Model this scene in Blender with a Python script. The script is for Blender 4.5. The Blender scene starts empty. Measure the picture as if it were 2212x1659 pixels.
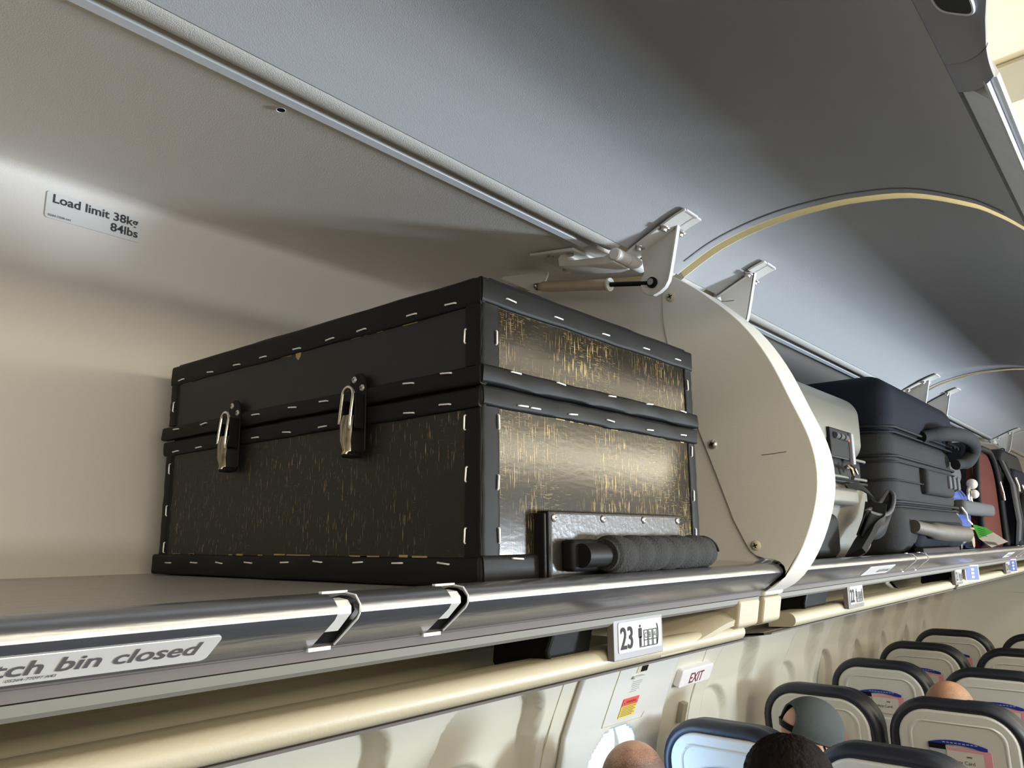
import bpy, math, random
from mathutils import Vector, Matrix
random.seed(4)
H = 1.70                      # eye height above the cabin floor; all z below are relative to it
SC = bpy.context.scene
COL = SC.collection
# ------------------------------------------------------------------ camera
F = 1680.0
def make_camera():
    import numpy as np
    cx, cy = 1106., 829.5
    a = np.array([2550-cx, 1155-cy, F]); a /= np.linalg.norm(a)
    h = np.array([1, -0.008, 0.]); u = np.cross(a, h); u /= np.linalg.norm(u)
    if u[1] > 0: u = -u
    l = np.cross(u, a)
    if l[0] > 0: l = -l
    R = Matrix(((a[0], -a[1], -a[2]), (l[0], -l[1], -l[2]), (u[0], -u[1], -u[2])))
    cam = bpy.data.cameras.new('camera'); o = bpy.data.objects.new('camera', cam); COL.objects.link(o)
    cam.sensor_fit = 'HORIZONTAL'; cam.sensor_width = 36.0; cam.lens = F/2212*36.0
    cam.clip_start = 0.01; cam.clip_end = 60
    o.matrix_world = Matrix.Translation((0, 0, H)) @ R.to_4x4()
    SC.camera = o
make_camera()
# ------------------------------------------------------------------ light and exposure
SC.view_settings.view_transform = 'Standard'; SC.view_settings.look = 'None'
SC.view_settings.exposure = 0.0; SC.view_settings.gamma = 1.0
SC.view_settings.use_curve_mapping = False
w = bpy.data.worlds.new('world'); SC.world = w; w.use_nodes = True
w.node_tree.nodes['Background'].inputs[0].default_value = (1.0, 0.90, 0.78, 1)
w.node_tree.nodes['Background'].inputs[1].default_value = 0.25
def area(name, loc, target, sx, sy, power, color):
    li = bpy.data.lights.new(name, 'AREA'); li.shape = 'RECTANGLE'; li.size = sx; li.size_y = sy
    li.energy = power; li.color = color
    o = bpy.data.objects.new(name, li); COL.objects.link(o)
    L = Vector((loc[0], loc[1], loc[2]+H)); T = Vector((target[0], target[1], target[2]+H))
    o.location = L
    zz = -(T-L).normalized(); xx = Vector((1, 0, 0)) - zz*zz.x; xx.normalize(); yy = zz.cross(xx)   # long side runs along the aisle
    o.rotation_euler = Matrix((xx, yy, zz)).transposed().to_euler()
    return o
# warm ceiling wash over the aisle, daylight from the exit window across the aisle, daylight of the near exit window
WARM = (1.0, 0.87, 0.66)
a1 = area('ceiling_wash_lamp', (2.5, -0.40, 0.50), (2.5, -0.30, -1), 7.6, 0.12, 17, WARM)
a2 = area('exit_window_daylight', (3.05, -1.86, -0.40), (1.2, 0.6, 0.60), 0.36, 0.42, 84, (0.74, 0.87, 1.0)); a2.data.spread = math.radians(130); a2.data.specular_factor = .35
a3 = area('near_window_daylight', (2.12, 1.45, -0.78), (2.12, 0.6, -0.82), 0.26, 0.36, 3.6, (0.30, 0.58, 1.0))
a5 = area('right_bounce_fill', (2.7, -1.36, -0.10), (2.7, 1.0, 0.02), 7.6, 0.10, 44, (1.0, 0.98, 0.98))  # added fill, no real fixture: stands in for light bounced across the cabin
a4 = area('ceiling_cove_lamp', (2.5, 0.18, 0.49), (2.5, -0.7, 0.56), 7.6, 0.05, 3, (1.0, 0.86, 0.60))
a7 = area('right_upper_fill', (2.5, -1.10, 0.36), (2.5, 0.6, -0.05), 7.6, 0.10, 42, (1.0, 0.90, 0.68))  # added fill strip standing in for the bright ceiling across the aisle

# ------------------------------------------------------------------ materials
def mat(name, color=(.8, .8, .8), rough=.5, metal=0., spec=.5, bump=0., bscale=200., noise=0., nscale=8., emis=None, estr=1., coat=0., trans=0., stretch=None):
    m = bpy.data.materials.new(name); m.use_nodes = True
    nt = m.node_tree; b = nt.nodes['Principled BSDF']
    b.inputs['Base Color'].default_value = (*color, 1); b.inputs['Roughness'].default_value = rough
    b.inputs['Metallic'].default_value = metal; b.inputs['Specular IOR Level'].default_value = spec
    b.inputs['Coat Weight'].default_value = coat
    if trans: b.inputs['Transmission Weight'].default_value = trans
    if emis: b.inputs['Emission Color'].default_value = (*emis, 1); b.inputs['Emission Strength'].default_value = estr
    tc = nt.nodes.new('ShaderNodeTexCoord'); vec = tc.outputs['Object']
    if stretch:
        mp = nt.nodes.new('ShaderNodeMapping'); mp.inputs['Scale'].default_value = stretch
        nt.links.new(vec, mp.inputs[0]); vec = mp.outputs[0]
    if bump:
        n = nt.nodes.new('ShaderNodeTexNoise'); n.inputs['Scale'].default_value = bscale; n.inputs['Detail'].default_value = 4
        nt.links.new(vec, n.inputs['Vector'])
        bp = nt.nodes.new('ShaderNodeBump'); bp.inputs['Strength'].default_value = bump; bp.inputs['Distance'].default_value = .002
        nt.links.new(n.outputs[0], bp.inputs['Height']); nt.links.new(bp.outputs[0], b.inputs['Normal'])
    if noise:
        n = nt.nodes.new('ShaderNodeTexNoise'); n.inputs['Scale'].default_value = nscale; n.inputs['Detail'].default_value = 6
        nt.links.new(vec, n.inputs['Vector'])
        mx = nt.nodes.new('ShaderNodeMix'); mx.data_type = 'RGBA'
        mx.inputs[6].default_value = (*[c*(1-noise) for c in color], 1); mx.inputs[7].default_value = (*[min(1, c*(1+noise)) for c in color], 1)
        nt.links.new(n.outputs[0], mx.inputs[0]); nt.links.new(mx.outputs[2], b.inputs['Base Color'])
    return m

def scratched(name, base, flake, dens_v, dens_h, rough=.28, vs=(420, 420, 34), hs=(60, 60, 640), ledge=None):
    """black paint over plywood, worn off in short vertical and fine horizontal flecks"""
    m = bpy.data.materials.new(name); m.use_nodes = True; nt = m.node_tree; b = nt.nodes['Principled BSDF']
    tc = nt.nodes.new('ShaderNodeTexCoord')
    def streak(sc, thr, soft, seed):
        mp = nt.nodes.new('ShaderNodeMapping'); mp.inputs['Scale'].default_value = sc; mp.inputs['Location'].default_value = (seed, seed*2, seed*3)
        nt.links.new(tc.outputs['Object'], mp.inputs[0])
        n = nt.nodes.new('ShaderNodeTexNoise'); n.inputs['Scale'].default_value = 1.9; n.inputs['Detail'].default_value = 3; n.inputs['Roughness'].default_value = .55
        nt.links.new(mp.outputs[0], n.inputs['Vector'])
        r = nt.nodes.new('ShaderNodeMapRange'); r.inputs[1].default_value = thr; r.inputs[2].default_value = thr+soft
        nt.links.new(n.outputs[0], r.inputs[0]); return r.outputs[0]
    def patch(scale, thr, soft, seed):
        mp = nt.nodes.new('ShaderNodeMapping'); mp.inputs['Location'].default_value = (seed, seed, seed)
        nt.links.new(tc.outputs['Object'], mp.inputs[0])
        n = nt.nodes.new('ShaderNodeTexNoise'); n.inputs['Scale'].default_value = scale; n.inputs['Detail'].default_value = 3
        nt.links.new(mp.outputs[0], n.inputs['Vector'])
        r = nt.nodes.new('ShaderNodeMapRange'); r.inputs[1].default_value = thr; r.inputs[2].default_value = thr+soft
        nt.links.new(n.outputs[0], r.inputs[0]); return r.outputs[0]
    def math_(op, a, c):
        x = nt.nodes.new('ShaderNodeMath'); x.operation = op
        for i, v in enumerate((a, c)):
            if isinstance(v, float): x.inputs[i].default_value = v
            else: nt.links.new(v, x.inputs[i])
        x.use_clamp = True
        return x.outputs[0]
    v = math_('MULTIPLY', streak(vs, dens_v, .05, 1.3), patch(9, .40, .2, 4.))
    h = math_('MULTIPLY', streak(hs, dens_h, .06, 7.7), patch(13, .42, .2, 9.))
    fl = math_('MAXIMUM', v, math_('MULTIPLY', h, .35))
    mx = nt.nodes.new('ShaderNodeMix'); mx.data_type = 'RGBA'
    mx.inputs[6].default_value = (*base, 1); mx.inputs[7].default_value = (*flake, 1)
    nt.links.new(fl, mx.inputs[0]); nt.links.new(mx.outputs[2], b.inputs['Base Color'])
    b.inputs['Roughness'].default_value = rough; b.inputs['Specular IOR Level'].default_value = .42
    n = nt.nodes.new('ShaderNodeTexNoise'); n.inputs['Scale'].default_value = 120; n.inputs['Detail'].default_value = 6
    mp = nt.nodes.new('ShaderNodeMapping'); mp.inputs['Scale'].default_value = (.5, .5, 1.6)
    nt.links.new(tc.outputs['Object'], mp.inputs[0]); nt.links.new(mp.outputs[0], n.inputs['Vector'])
    ad = math_('SUBTRACT', n.outputs[0], math_('MULTIPLY', fl, .2))
    bp = nt.nodes.new('ShaderNodeBump'); bp.inputs['Strength'].default_value = .16; bp.inputs['Distance'].default_value = .0004
    nt.links.new(ad, bp.inputs['Height']); nt.links.new(bp.outputs[0], b.inputs['Normal'])
    return m

M = {}
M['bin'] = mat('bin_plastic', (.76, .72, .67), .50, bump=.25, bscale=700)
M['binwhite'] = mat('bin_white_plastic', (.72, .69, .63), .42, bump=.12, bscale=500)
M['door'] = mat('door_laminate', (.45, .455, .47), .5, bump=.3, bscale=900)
M['dooredge'] = mat('door_edge_cream', (.86, .76, .52), .5)
M['handlegrey'] = mat('handle_grey', (.29, .29, .33), .45, bump=.1, bscale=500)
M['channel'] = mat('handle_channel_grey', (.82, .85, .90), .45, noise=.1, nscale=30)
M['rail'] = mat('hinge_rail_cream', (.68, .66, .62), .55, bump=.5, bscale=900)
M['strip'] = mat('white_edge_strip', (.72, .74, .78), .4)
M['bracket'] = mat('bracket_white_paint', (.70, .68, .64), .38, bump=.15, bscale=400)
M['steel'] = mat('steel_bolt', (.45, .43, .41), .28, metal=1.)
M['chrome'] = mat('chrome_wire', (.80, .76, .68), .22, metal=1.)
M['shelf'] = mat('brushed_aluminium_shelf', (.50, .47, .44), .42, metal=.65, bump=.35, bscale=60, stretch=(1.5, 9, 9), noise=.2, nscale=14)
M['lip'] = mat('polished_aluminium_lip', (.40, .41, .44), .26, metal=.9, bump=.12, bscale=25, stretch=(1, 8, 8), noise=.22, nscale=30)
M['cream'] = mat('cream_plastic', (.42, .375, .275), .45, bump=.12, bscale=400)
M['creamdk'] = mat('cream_recess_plastic', (.60, .54, .38), .55)
M['psugrey'] = mat('grey_edge_plastic', (.16, .145, .14), .5)
M['signframe'] = mat('sign_frame_grey', (.15, .135, .13), .45)
M['trimgrey'] = mat('olive_grey_plastic', (.19, .185, .165), .5)
M['wall'] = mat('sidewall_plastic', (.66, .62, .51), .5, bump=.08, bscale=500)
M['ceil'] = mat('ceiling_cream', (.88, .82, .62), .6)
M['bulk'] = mat('bulkhead_grey', (.78, .78, .72), .5, noise=.04, nscale=3)
M['black'] = mat('black_plastic', (.008, .008, .008), .5, spec=.15)
M['floor'] = mat('carpet_navy', (.03, .035, .06), .95, bump=.5, bscale=300)
M['placard'] = mat('placard_white', (.70, .70, .68), .4)
M['placardframe'] = mat('placard_grey_frame', (.40, .37, .36), .45)
M['ink'] = mat('dark_ink', (.035, .035, .04), .6)
M['inkgrey'] = mat('grey_ink', (.13, .12, .13), .7, spec=.1)
M['signink'] = mat('sign_grey_ink', (.045, .043, .045), .7, spec=.1)
M['inkred'] = mat('dark_red_ink', (.20, .03, .04), .6)
M['vinyl'] = mat('black_vinyl_trim', (.011, .011, .011), .5, spec=.13, bump=.08, bscale=45)
M['staple'] = mat('staple_steel', (.95, .94, .92), .4, metal=.35)
M['woodL'] = scratched('worn_black_plywood_end', (.011, .0095, .007), (.40, .29, .11), .625, .64, .5)
M['woodLid'] = scratched('black_plywood_lid_end', (.010, .0095, .009), (.25, .18, .08), .74, .73, .5)
M['woodR'] = scratched('worn_black_plywood_front', (.018, .014, .009), (.64, .47, .20), .592, .60, .17, vs=(400, 400, 22))
M['plywood'] = mat('raw_plywood_edge', (.42, .30, .12), .7, noise=.4, nscale=80)
M['plate'] = mat('black_painted_board', (.020, .018, .016), .32, bump=.2, bscale=200)
M['tape'] = mat('black_cloth_tape', (.016, .016, .016), .85, bump=.8, bscale=420)
M['screw'] = mat('zinc_screw', (.72, .70, .68), .3, metal=.85)
# ------------------------------------------------------------------ mesh helper
class MB:
    def __init__(s): s.v = []; s.f = []
    def add(s, vs, fs):
        n = len(s.v); s.v += [tuple(v) for v in vs]; s.f += [tuple(i+n for i in f) for f in fs]; return s
    def box(s, x0, x1, y0, y1, z0, z1):
        return s.add([(x0,y0,z0),(x1,y0,z0),(x1,y1,z0),(x0,y1,z0),(x0,y0,z1),(x1,y0,z1),(x1,y1,z1),(x0,y1,z1)],
              [(0,3,2,1),(4,5,6,7),(0,1,5,4),(1,2,6,5),(2,3,7,6),(3,0,4,7)])
    def prism(s, poly, a0, a1, axis='X'):
        n = len(poly)
        def P(a, p):
            return (a, p[0], p[1]) if axis == 'X' else ((p[0], a, p[1]) if axis == 'Y' else (p[0], p[1], a))
        vs = [P(a0, p) for p in poly]+[P(a1, p) for p in poly]
        fs = [(i, (i+1) % n, (i+1) % n+n, i+n) for i in range(n)]
        fs += [tuple(range(n))[::-1], tuple(range(n, 2*n))]
        return s.add(vs, fs)
    def ribbon(s, pts, th, x0, x1, nx=1):
        """sheet following a cross-section (y,z) polyline, given thickness on its left side, extruded along x"""
        n = len(pts); off = []
        for i in range(n):
            a = pts[max(i-1, 0)]; b = pts[min(i+1, n-1)]
            dx, dy = b[0]-a[0], b[1]-a[1]; L = math.hypot(dx, dy) or 1
            off.append((pts[i][0]-dy/L*th, pts[i][1]+dx/L*th))
        xs = [x0+(x1-x0)*k/nx for k in range(nx+1)]
        vs = []; 
        for x in xs: vs += [(x, *p) for p in pts]+[(x, *p) for p in off]
        fs = []; R = 2*n
        for k in range(nx):
            o, q = k*R, (k+1)*R
            for i in range(n-1):
                fs.append((o+i, o+i+1, q+i+1, q+i)); fs.append((o+n+i+1, o+n+i, q+n+i, q+n+i+1))
            fs.append((o, q, q+n, o+n)); fs.append((o+n-1, o+2*n-1, q+2*n-1, q+n-1))
        for i in range(n-1):
            fs.append((i, i+n, i+1+n, i+1)); o = nx*R; fs.append((o+i, o+i+1, o+i+1+n, o+i+n))
        return s.add(vs, fs)
    def cyl(s, p0, p1, r0, r1=None, n=20, caps=True):
        return s.tube([p0, p1], [r0, r0 if r1 is None else r1], n, caps)
    def tube(s, path, rad, n=12, caps=True, closed=False, sq=None):
        P = [Vector(p) for p in path]; m = len(P)
        if not isinstance(rad, (list, tuple)): rad = [rad]*m
        t0 = (P[1]-P[0]).normalized(); up = Vector((0, 0, 1)) if abs(t0.z) < .9 else Vector((1, 0, 0))
        nrm = t0.cross(up).normalized(); vs = []; fs = []
        for i in range(m):
            if closed: t = (P[(i+1) % m]-P[i-1]).normalized()
            else: t = (P[min(i+1, m-1)]-P[max(i-1, 0)]).normalized()
            nrm = (nrm-t*nrm.dot(t)).normalized(); bn = t.cross(nrm)
            for k in range(n):
                a = 2*math.pi*k/n; ra = rad[i]; rb = ra*(sq or 1)
                vs.append(P[i]+nrm*math.cos(a)*ra+bn*math.sin(a)*rb)
        for i in range(m if closed else m-1):
            for k in range(n):
                j = (i+1) % m
                fs.append((i*n+k, i*n+(k+1) % n, j*n+(k+1) % n, j*n+k))
        if caps and not closed:
            fs.append(tuple(range(n))[::-1]); fs.append(tuple(range((m-1)*n, m*n)))
        return s.add(vs, fs)
    def ball(s, c, r, nu=20, nv=12, M3=None):
        if not isinstance(r, (list, tuple)): r = (r, r, r)
        vs = []; fs = []
        for j in range(nv+1):
            t = math.pi*j/nv
            for i in range(nu):
                a = 2*math.pi*i/nu
                p = Vector((math.sin(t)*math.cos(a)*r[0], math.sin(t)*math.sin(a)*r[1], math.cos(t)*r[2]))
                if M3: p = M3 @ p
                vs.append((p.x+c[0], p.y+c[1], p.z+c[2]))
        for j in range(nv):
            for i in range(nu):
                fs.append((j*nu+i, (j+1)*nu+i, (j+1)*nu+(i+1) % nu, j*nu+(i+1) % nu))
        return s.add(vs, fs)
    def rbox(s, c, half, r, seg=4, squash=None):
        """rounded box: superellipsoid-like, from a sphere pushed out to a box of corner radius r"""
        hx, hy, hz = [h-r for h in half]; n = seg*8; m_ = seg*4; vs = []; fs = []
        for j in range(m_+1):
            t = math.pi*j/m_
            for i in range(n):
                a = 2*math.pi*(i+.5)/n
                d = (math.sin(t)*math.cos(a), math.sin(t)*math.sin(a), math.cos(t))
                sg = [(1 if q > 0 else -1) for q in d]
                if j == m_//2: sg[2] = 0
                vs.append((c[0]+d[0]*r+sg[0]*hx, c[1]+d[1]*r+sg[1]*hy, c[2]+d[2]*r+sg[2]*hz))
        for j in range(m_):
            for i in range(n):
                fs.append((j*n+i, (j+1)*n+i, (j+1)*n+(i+1) % n, j*n+(i+1) % n))
        fs.append(tuple(range(n))); fs.append(tuple(range(m_*n, m_*n+n))[::-1])
        return s.add(vs, fs)
    def xform(s, Mx):
        s.v = [tuple(Mx @ Vector(v)) for v in s.v]; return s

def root_origin(p):
    while p is not None:
        if p.parent is None: return Vector(p.location)
        p = p.parent
    return Vector((0, 0, 0))
def link(name, mb, m, parent=None, smooth=35, bevel=0., bseg=2, subsurf=0, fix=True, label=None, mods=None):
    me = bpy.data.meshes.new(name)
    o0 = root_origin(parent)
    vs = [(v[0]-o0.x, v[1]-o0.y, v[2]+H-o0.z) for v in mb.v]
    me.from_pydata(vs, [], mb.f); me.validate()
    if fix:
        import bmesh
        bm = bmesh.new(); bm.from_mesh(me); bmesh.ops.remove_doubles(bm, verts=bm.verts, dist=1e-6); bmesh.ops.recalc_face_normals(bm, faces=bm.faces); bm.to_mesh(me); bm.free()
    if isinstance(m, (list, tuple)):
        for q in m: me.materials.append(q)
    else: me.materials.append(m)
    if smooth:
        for p in me.polygons: p.use_smooth = True
        try: me.set_sharp_from_angle(angle=math.radians(smooth))
        except Exception: pass
    o = bpy.data.objects.new(name, me); COL.objects.link(o)
    if parent is not None: o.parent = parent
    if bevel:
        b = o.modifiers.new('bevel', 'BEVEL'); b.width = bevel; b.segments = bseg; b.limit_method = 'ANGLE'; b.angle_limit = math.radians(40); b.harden_normals = False
    if subsurf:
        q = o.modifiers.new('sub', 'SUBSURF'); q.levels = subsurf; q.render_levels = subsurf
    if label: o['label'] = label
    return o
def tag(o, label=None, cat=None, group=None, kind=None):
    if label: o['label'] = label
    if cat: o['category'] = cat
    if group: o['group'] = group
    if kind: o['kind'] = kind
    return o
def thing(name, label, cat, loc, group=None):
    o = bpy.data.objects.new(name, None); COL.objects.link(o); o.empty_display_size = .05
    o.location = (loc[0], loc[1], loc[2]+H)
    return tag(o, label, cat, group)
def struct(name, mb, m, **k):
    o = link(name, mb, m, **k); o['kind'] = 'structure'; return o
def copy_tree(o, parent=None):
    c = o.copy(); COL.objects.link(c); c.parent = parent
    for ch in list(o.children): copy_tree(ch, c)
    return c
def text(name, s, origin, ex, ey, size, m, parent, sx=1., align='LEFT', off=.0004, bold=0., shear=0., thick=.0003):
    cu = bpy.data.curves.new('t', 'FONT'); cu.body = s; cu.size = 1.0; cu.align_x = align; cu.offset = bold
    cu.shear = shear; cu.resolution_u = 3
    t = bpy.data.objects.new('t', cu); COL.objects.link(t)
    dg = bpy.context.evaluated_depsgraph_get(); dg.update()
    me = bpy.data.meshes.new_from_object(t.evaluated_get(dg))
    ex = Vector(ex).normalized(); ey = Vector(ey).normalized(); nz = ex.cross(ey).normalized(); O = Vector(origin)
    mb = MB(); mb.v = [tuple(O+ex*(v.co.x*size*sx)+ey*(v.co.y*size)+nz*off) for v in me.vertices]
    mb.f = [tuple(p.vertices) for p in me.polygons]
    bpy.data.objects.remove(t); bpy.data.curves.remove(cu); bpy.data.meshes.remove(me)
    return link(name, mb, m, parent, smooth=0, fix=False)
def plate(c, ex, ey, hx, hy, th, r=0., n=5):
    """rounded flat plate centred at c, spanned by ex, ey, thickness th along ex x ey"""
    ex = Vector(ex).normalized(); ey = Vector(ey).normalized(); nz = ex.cross(ey); c = Vector(c); pts = []
    if r <= 0: pts = [(-hx, -hy), (hx, -hy), (hx, hy), (-hx, hy)]
    else:
        for sx, sy, a0 in ((1, -1, -90), (1, 1, 0), (-1, 1, 90), (-1, -1, 180)):
            for k in range(n+1):
                a = math.radians(a0+90*k/n); pts.append((sx*(hx-r)+r*math.cos(a), sy*(hy-r)+r*math.sin(a)))
    m = MB(); k = len(pts)
    vs = [c+ex*p[0]+ey*p[1] for p in pts]+[c+ex*p[0]+ey*p[1]+nz*th for p in pts]
    fs = [(i, (i+1) % k, (i+1) % k+k, i+k) for i in range(k)]+[tuple(range(k))[::-1], tuple(range(k, 2*k))]
    return m.add(vs, fs)
def smoothpoly(pts, n=6):
    """Catmull-Rom through the points"""
    out = []; m = len(pts)
    for i in range(m-1):
        p0 = pts[max(i-1, 0)]; p1 = pts[i]; p2 = pts[i+1]; p3 = pts[min(i+2, m-1)]
        for k in range(n):
            t = k/n
            out.append(tuple(.5*((2*p1[j])+(-p0[j]+p2[j])*t+(2*p0[j]-5*p1[j]+4*p2[j]-p3[j])*t*t+(-p0[j]+3*p1[j]-3*p2[j]+p3[j])*t**3) for j in range(len(p1))))
    out.append(tuple(pts[-1])); return out
def screw(name, c, nrm, r, m, parent, slot=True):
    c = Vector(c); nrm = Vector(nrm).normalized()
    b = MB(); up = Vector((0, 0, 1)) if abs(nrm.z) < .9 else Vector((1, 0, 0)); e1 = nrm.cross(up).normalized(); e2 = nrm.cross(e1)
    rings = [(r, 0), (r, r*.18), (r*.8, r*.42), (r*.45, r*.55)]; n = 16; vs = []; fs = []
    for rr, h in rings:
        for k in range(n):
            a = 2*math.pi*k/n; vs.append(c+e1*math.cos(a)*rr+e2*math.sin(a)*rr+nrm*h)
    for j in range(3):
        for k in range(n): fs.append((j*n+k, j*n+(k+1) % n, (j+1)*n+(k+1) % n, (j+1)*n+k))
    fs.append(tuple(range(3*n, 4*n)))
    b.add(vs, fs); o = link(name, b, m, parent)
    if slot:
        q = plate(c+nrm*r*.50, e1+e2*.3, e2-e1*.3, r*.5, r*.11, r*.09); p2 = plate(c+nrm*r*.50, e2-e1*.3, -(e1+e2*.3), r*.5, r*.11, r*.09)
        q.add(p2.v, p2.f); link('cross_recess', q, M['black'], o if parent.parent is None and parent.type == 'EMPTY' else parent, smooth=0)
    return o

# ================================================================== OVERHEAD BINS
G1, G2, G3 = 1.075, 2.535, 3.995          # where one open door ends and the next begins
XA = -1.19                                 # near end of the near bin
def sstep_(a, b, x):
    t = max(0, min(1, (x-a)/(b-a))); return t*t*(3-2*t)
DOORP = smoothpoly([(.552, .414), (.520, .430), (.481, .446), (.430, .458), (.380, .464), (.330, .4645), (.280, .461), (.212, .447), (.150, .416), (.118, .388), (.0920, .3600)], 4)
DOORP = [(y, z-.005*sstep_(.10, .16, y)) for y, z in DOORP]
CEILP = [(.592, .414), (.62, .418), (1.02, .478), (1.085, .4885), (1.100, .4875), (1.1065, .482), (1.108, .474), (1.108, .43), (1.108, .2), (1.108, .02), (1.106, -.03), (1.098, -.0415)]
LIPP = [(.50, -.0415), (.462, -.041), (.452, -.0385), (.444, -.0348), (.434, -.0328), (.425, -.0332), (.418, -.0358), (.4135, -.0405), (.4130, -.0450), (.4160, -.0490), (.441, -.0680), (.447, -.0690)]
e_lip = Vector((0, .025, -.019)).normalized()      # down the slanted lip face
n_lip = Vector((0, -.019, -.025)).normalized()
def lip_pt(x, d, off=0.):                      # d metres down the slanted face
    return Vector((x, .4160, -.0490))+e_lip*d+n_lip*off

def build_door(parent, x0, x1, with_latch):
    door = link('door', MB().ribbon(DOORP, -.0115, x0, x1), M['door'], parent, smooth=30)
    # near and far end faces in unpainted cream
    for xe, s in ((x0, -1), (x1, 1)):
        n = len(DOORP); m = MB()
        off = []
        for i in range(n):
            a = DOORP[max(i-1, 0)]; b = DOORP[min(i+1, n-1)]; dx, dy = b[0]-a[0], b[1]-a[1]; L = math.hypot(dx, dy)
            off.append((DOORP[i][0]+dy/L*.0115, DOORP[i][1]-dx/L*.0115))
        # off lies on the upper side
        xs = (xe, xe+s*.0015)
        vs = []
        for x in xs: vs += [(x, *p) for p in DOORP]+[(x, *p) for p in off]
        fs = []
        for k in (0, 1):
            o = k*2*n
            for i in range(n-1): fs.append((o+i, o+i+1, o+n+i+1, o+n+i))
        for i in range(n-1):
            fs.append((i, i+1, 2*n+i+1, 2*n+i)); fs.append((n+i, n+i+1, 3*n+i+1, 3*n+i))
        fs.append((0, n, 3*n, 2*n)); fs.append((n-1, 2*n-1, 4*n-1, 3*n-1))
        m.add(vs, fs); link('end_edge', m, M['dooredge'], door, smooth=30, label='cream end edge')
    # thin raised band along each end of the underside
    sub = [(p[0], p[1]-.0008) for p in DOORP[3:-3]]
    for xe in ((x1-.020, x1-.0165), ):
        link('end_band', MB().ribbon(sub, .0006, xe[0], xe[1]), M['handlegrey'], door, smooth=30)
    # handle channel along the lower edge of the open door
    ch = [(.0888, .3600), (.0690, .3370), (.0680, .3340), (.0662, .3332), (.0648, .3345), (.0640, .3368), (.0615, .3350), (.0590, .3345), (.0570, .3370), (.0600, .3480), (.0750, .3700), (.0890, .3700)]
    if not with_latch: link('handle_channel', MB().prism(ch[::-1], x0+.004, x1-.004), M['channel'], parent, smooth=30)
    else:
        link('handle_channel', MB().prism(ch[::-1], x0+.004, -.03), M['channel'], parent, smooth=30)
        link('handle_channel', MB().prism([(.0888, .3600), (.0690, .3370), (.0750, .3700), (.0890, .3700)][::-1], .670, x1-.004), M['channel'], parent, smooth=30)
        link('channel_bead', MB().prism((ch[1:]+[(.0750, .3700)])[::-1], .632, x1-.004), M['channel'], parent, smooth=30)
    if with_latch:
        # wide latch housing that swells toward its middle, with a slanted end piece beyond a fine joint
        def yR(x):
            x = abs(x-.315)
            return .034+.026*sstep_(.10, .30, x) if x < .30 else .060
        def loft(xls, xrs):
            vs = []; fs = []; n = 9
            for xl, xr in zip(xls, xrs):
                for k in range(n):
                    t = k/(n-1)
                    if k < 7:
                        q = k/6; x = xl+(xr-xl)*q; yr = yR(xr); e = .0035*q**6
                        vs.append((x, .0915+(yr-.0915)*q, .3590+(.3275-.3590)*q+e-.0030*math.sin(math.pi*q)))
                    elif k == 7: vs.append((xr, yR(xr)-.0015, .3345))
                    else: vs.append((xr, .0800, .3740))
            m_ = len(xls)
            for i in range(m_-1):
                for k in range(n): fs.append((i*n+k, i*n+(k+1) % n, (i+1)*n+(k+1) % n, (i+1)*n+k))
            fs += [tuple(range(n)), tuple(range((m_-1)*n, m_*n))[::-1]]
            return MB().add(vs, fs)
        N_ = 16
        h = link('latch_housing', loft([-.002+.634*k/N_ for k in range(N_+1)], [.051+.528*k/N_ for k in range(N_+1)]), M['handlegrey'], parent, smooth=50)
        link('latch_housing', loft([.6345+.049*k/4 for k in range(5)], [.5815+.042*k/4 for k in range(5)]), M['handlegrey'], parent, smooth=50)
        link('latch_housing', loft([-.053+.049*k/4 for k in range(5)], [.007+.042*k/4 for k in range(5)]), M['handlegrey'], parent, smooth=50)
        ex = Vector((1, 0, 0)); ey = Vector((0, .0480, .0315)).normalized(); nz = ex.cross(ey)
        if nz.z > 0: nz = -nz
        c = Vector((.512, .0660, .3400))+nz*.0006
        link('latch_opening', plate(c, ey, ex, .012, .026, .0015, .006), M['black'], h, smooth=0)
        link('opening_rim', MB().tube([c+nz*.001+ex*(.027*math.copysign(abs(math.cos(t_))**.5, math.cos(t_)))+ey*(.013*math.copysign(abs(math.sin(t_))**.5, math.sin(t_))) for t_ in [k*math.pi/16 for k in range(32)]], .0012, 6, closed=True), M['channel'], h)
    return door

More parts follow.
